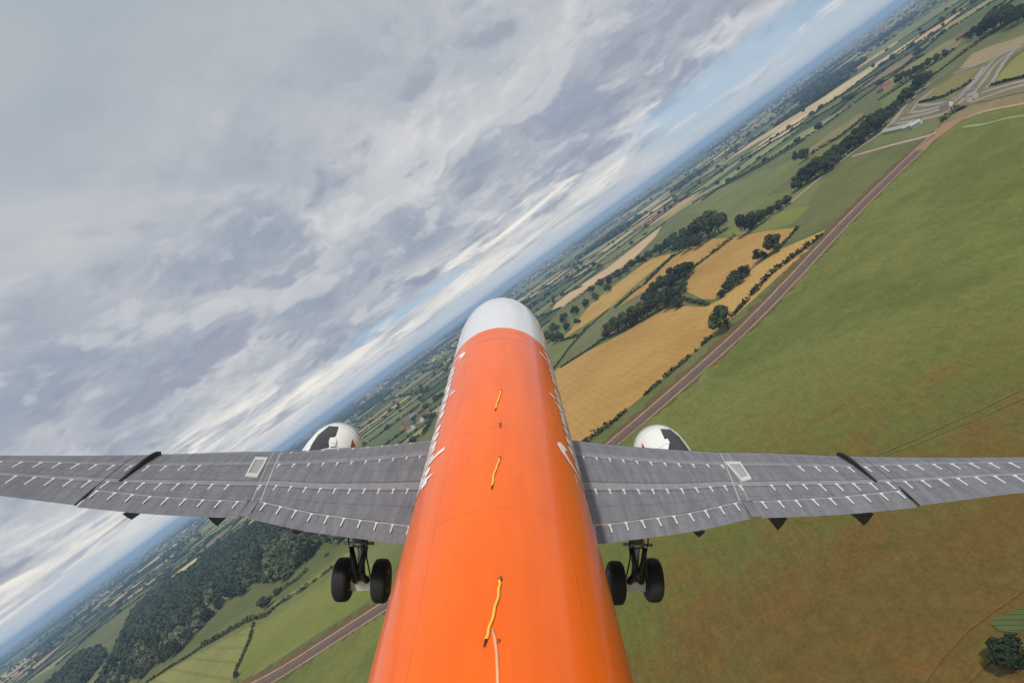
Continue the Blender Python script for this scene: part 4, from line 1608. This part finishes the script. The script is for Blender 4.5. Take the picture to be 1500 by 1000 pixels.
def decal(name, poly, bvh, mat, parent, lift=.012, n=14):
    """patch of the photo's outline laid on the curved nacelle skin"""
    bm = bmesh.new()
    o3 = Vector((0, 0, H))
    c_ = np.mean(poly, axis=0)
    rings = []
    per = []
    for i in range(len(poly)):
        p, q = np.array(poly[i]), np.array(poly[(i + 1) % len(poly)])
        for k in range(6):
            per.append(p + (q - p) * k / 6)
    for f_ in np.linspace(0, 1, 7)[1:]:
        rings.append([c_ + (p - c_) * f_ for p in per])

    def hit(p):
        d = Vector(pray(*p)).normalized()
        loc, nr, _, _ = bvh.ray_cast(o3, d)
        if loc is None:
            return None
        if nr.dot(d) > 0:
            nr = -nr
        return loc + nr * lift
    hc = hit(c_)
    vr = []
    for r_ in rings:
        row = []
        for p in r_:
            h_ = hit(p)
            row.append(bm.verts.new(h_) if h_ else None)
        vr.append(row)
    if hc is None:
        return
    vc = bm.verts.new(hc)
    m_ = len(per)
    for k in range(m_):
        if vr[0][k] and vr[0][(k + 1) % m_]:
            bm.faces.new((vc, vr[0][k], vr[0][(k + 1) % m_]))
    for i in range(len(vr) - 1):
        for k in range(m_):
            q = (vr[i][k], vr[i + 1][k], vr[i + 1][(k + 1) % m_], vr[i][(k + 1) % m_])
            if all(q):
                bm.faces.new(q)
    bmesh.ops.recalc_face_normals(bm, faces=bm.faces)
    return bm_obj(name, bm, mat, parent, False)


for s in (1, -1):
    cxp = 481 if s > 0 else 977
    d = pray(cxp, 640)
    xe = 21.5
    yc = d[1] / d[0] * xe
    dt = pray(cxp, 621 if s > 0 else 624)
    zc = H + dt[2] / dt[0] * 22.5 - 1.02
    bm = nac_bm(yc, zc)
    bvh = BVHTree.FromBMesh(bm)
    eng = bm_obj('engine', bm, M_nac, root)
    if s > 0:
        P1 = [(482, 624), (496, 625), (492, 638), (485, 645), (481, 656), (452, 661), (458, 649), (466, 637)]
        P2 = [(516, 643), (520.5, 654), (513, 655)]
        P3 = [(483, 643), (490, 642), (492, 647), (490, 655), (482, 656), (481, 650)]
    else:
        P1 = [(967, 628), (982, 629), (995, 640), (1004, 652), (1010, 661), (980, 661), (979, 650), (974, 644)]
        P2 = [(940, 648), (946, 657), (941, 657)]
        P3 = [(971, 646), (978, 644), (981, 650), (979, 660), (972, 659)]
    decal('dark_panel', P1, bvh, simple('charcoal_panel', (.035, .034, .033), .45, 0, .4, 3.0), eng)
    decal('red_mark', P2, bvh, M_red, eng)
    decal('strake', P3, bvh, M_nac, eng, .06)
    # hub, tail cone and pylon
    hub = tube_rings([(17.2, .12, 0), (18.2, .46, 0), (19.5, .6, 0), (21.5, .6, 0), (22.3, .35, 0), (22.6, .05, 0)], 32)
    bmesh.ops.translate(hub, vec=(0, yc, zc), verts=hub.verts)
    bm_obj('engine_core', hub, M_black, eng)
    ya = abs(yc)
    V = []
    for x_, zt_, zb_, w_ in ((20.2, zc + .98, zc + .8, .10), (19.0, zc + .96, zc + .6, .2), (18.0, min(zc + .94, wz(ya) - .3), zc + .4, .2), (15.6, wz(ya) - .35, wz(ya) - .62, .12)):
        V += [(x_, yc - w_, zb_), (x_, yc + w_, zb_), (x_, yc + w_, zt_), (x_, yc - w_, zt_)]
    Fq = [(0, 1, 2, 3), (15, 14, 13, 12)]
    for i in range(3):
        for k in range(4):
            Fq.append((4 * i + k, 4 * i + 4 + k, 4 * i + 4 + (k + 1) % 4, 4 * i + (k + 1) % 4))
    mesh_obj('pylon', V, Fq, M_nac, eng)

# landing gear --------------------------------------------------------
M_tyre2 = simple('aircraft_tyre', (.012, .012, .013), .8, 0, .3, 6)
M_steel = simple('gear_steel', (.30, .30, .31), .3, .6)
M_gearw = simple('gear_white', (.6, .6, .58), .45)
M_brake = simple('brake_metal', (.10, .10, .10), .5, .3)


def lathe_y(prof, seg, cx, cy, cz):
    """profile of (y, r) spun round the wheel axle"""
    bm = bmesh.new()
    rings = [[bm.verts.new((cx + r_ * math.cos(2 * math.pi * k / seg), cy + y_, cz + r_ * math.sin(2 * math.pi * k / seg))) for k in range(seg)] for y_, r_ in prof]
    for i in range(len(rings) - 1):
        for k in range(seg):
            bm.faces.new((rings[i][k], rings[i + 1][k], rings[i + 1][(k + 1) % seg], rings[i][(k + 1) % seg]))
    bm.faces.new(rings[0])
    bm.faces.new(rings[-1][::-1])
    bmesh.ops.recalc_face_normals(bm, faces=bm.faces)
    return bm


XG = 15.2
for s in (1, -1):
    cs = [(503, 848), (558.5, 850)] if s > 0 else [(902, 853), (956, 849)]
    W_ = []
    for p in cs:
        d = pray(*p)
        t_ = XG / d[0]
        W_.append(Vector((XG, d[1] * t_, H + d[2] * t_)))
    ax = (W_[0] + W_[1]) / 2
    yc, za = ax.y, ax.z
    ztop = wz(abs(yc)) - .1
    gear = tube('landing_gear', [(XG + .05, yc, ztop), (XG + .02, yc, za + 1.25)], .17, M_steel, root, 16)
    tube('piston', [(XG + .02, yc, za + 1.3), (XG, yc, za - .02)], .10, M_steel, gear, 14)
    tube('collar', [(XG + .02, yc, za + 1.32), (XG + .02, yc, za + 1.18)], .22, M_steel, gear, 16)
    tube('axle', [(XG, W_[0].y, za), (XG, W_[1].y, za)], .085, M_steel, gear, 12)
    for a_ in (-1, 1):   # torque links behind the leg
        tube('torque_link', [(XG - .16, yc + a_ * .2, za + 1.2), (XG - .42, yc + a_ * .07, za + .62), (XG - .14, yc + a_ * .16, za + .08)], [.07, .10, .09], M_black, gear, 8)
        tube('hose', [(XG - .1, yc + a_ * .23, ztop), (XG - .2, yc + a_ * .26, za + 1.4), (XG - .24, yc + a_ * .22, za + .9), (XG - .12, yc + a_ * .26, za + .25)], .022, M_black, gear, 6)
    tube('cross_arm', [(XG - .1, yc - .42, za + 1.25), (XG - .1, yc + .42, za + 1.27)], .045, M_steel, gear, 8)
    tube('side_stay', [(XG, yc, za + 1.5), (XG + .1, yc - s * 1.2, ztop - .22)], .07, M_black, gear, 8)
    tube('bracket', [(XG - .2, yc - s * .85, ztop - .22), (XG - .25, yc - s * .72, ztop - .5)], [.12, .05], M_black, gear, 8)
    V, Fq = boxv(XG - .18, yc - .30, za - .22, XG + .1, yc + .30, za + .08)
    mesh_obj('brake_beam', V, Fq, M_gearw, gear)
    V, Fq = boxv(XG - .1, yc + s * .24, za + 1.55, XG + .7, yc + s * .29, ztop - .05)
    mesh_obj('gear_door', V, Fq, M_gearw, gear)
    for w in W_:
        cy = w.y
        wd_ = [(-.20, .30), (-.225, .40), (-.215, .50), (-.16, .575), (-.09, .598), (.09, .598), (.16, .575), (.215, .50), (.225, .40), (.20, .30)]
        wh = bm_obj('wheel', lathe_y(wd_, 48, w.x, cy, w.z), M_tyre2, gear)
        bm_obj('rim', lathe_y([(-.17, .10), (-.21, .30), (-.205, .31), (.205, .31), (.21, .30), (.17, .10)], 32, w.x, cy, w.z), M_brake, gear)
        for a_ in (-.05, .05):
            pass

# ------------------------------------------------------------------ haze
V, Fq = boxv(-16500, -18500, -1.6, 18500, 18500, 135)
hz = mesh_obj('haze', V, Fq)
tag(hz, 'thin blue haze over the far fields', 'haze', kind='stuff')
m = bpy.data.materials.new('haze')
m.use_nodes = True
t = NT(m.node_tree)
out = t.n('ShaderNodeOutputMaterial')
pv = t.n('ShaderNodeVolumePrincipled')
pv.inputs['Color'].default_value = (.46, .68, 1.0, 1)
pv.inputs['Density'].default_value = .000125
pv.inputs['Anisotropy'].default_value = 0.0
t.set(out, 'Volume', pv.outputs[0])
hz.data.materials.append(m)
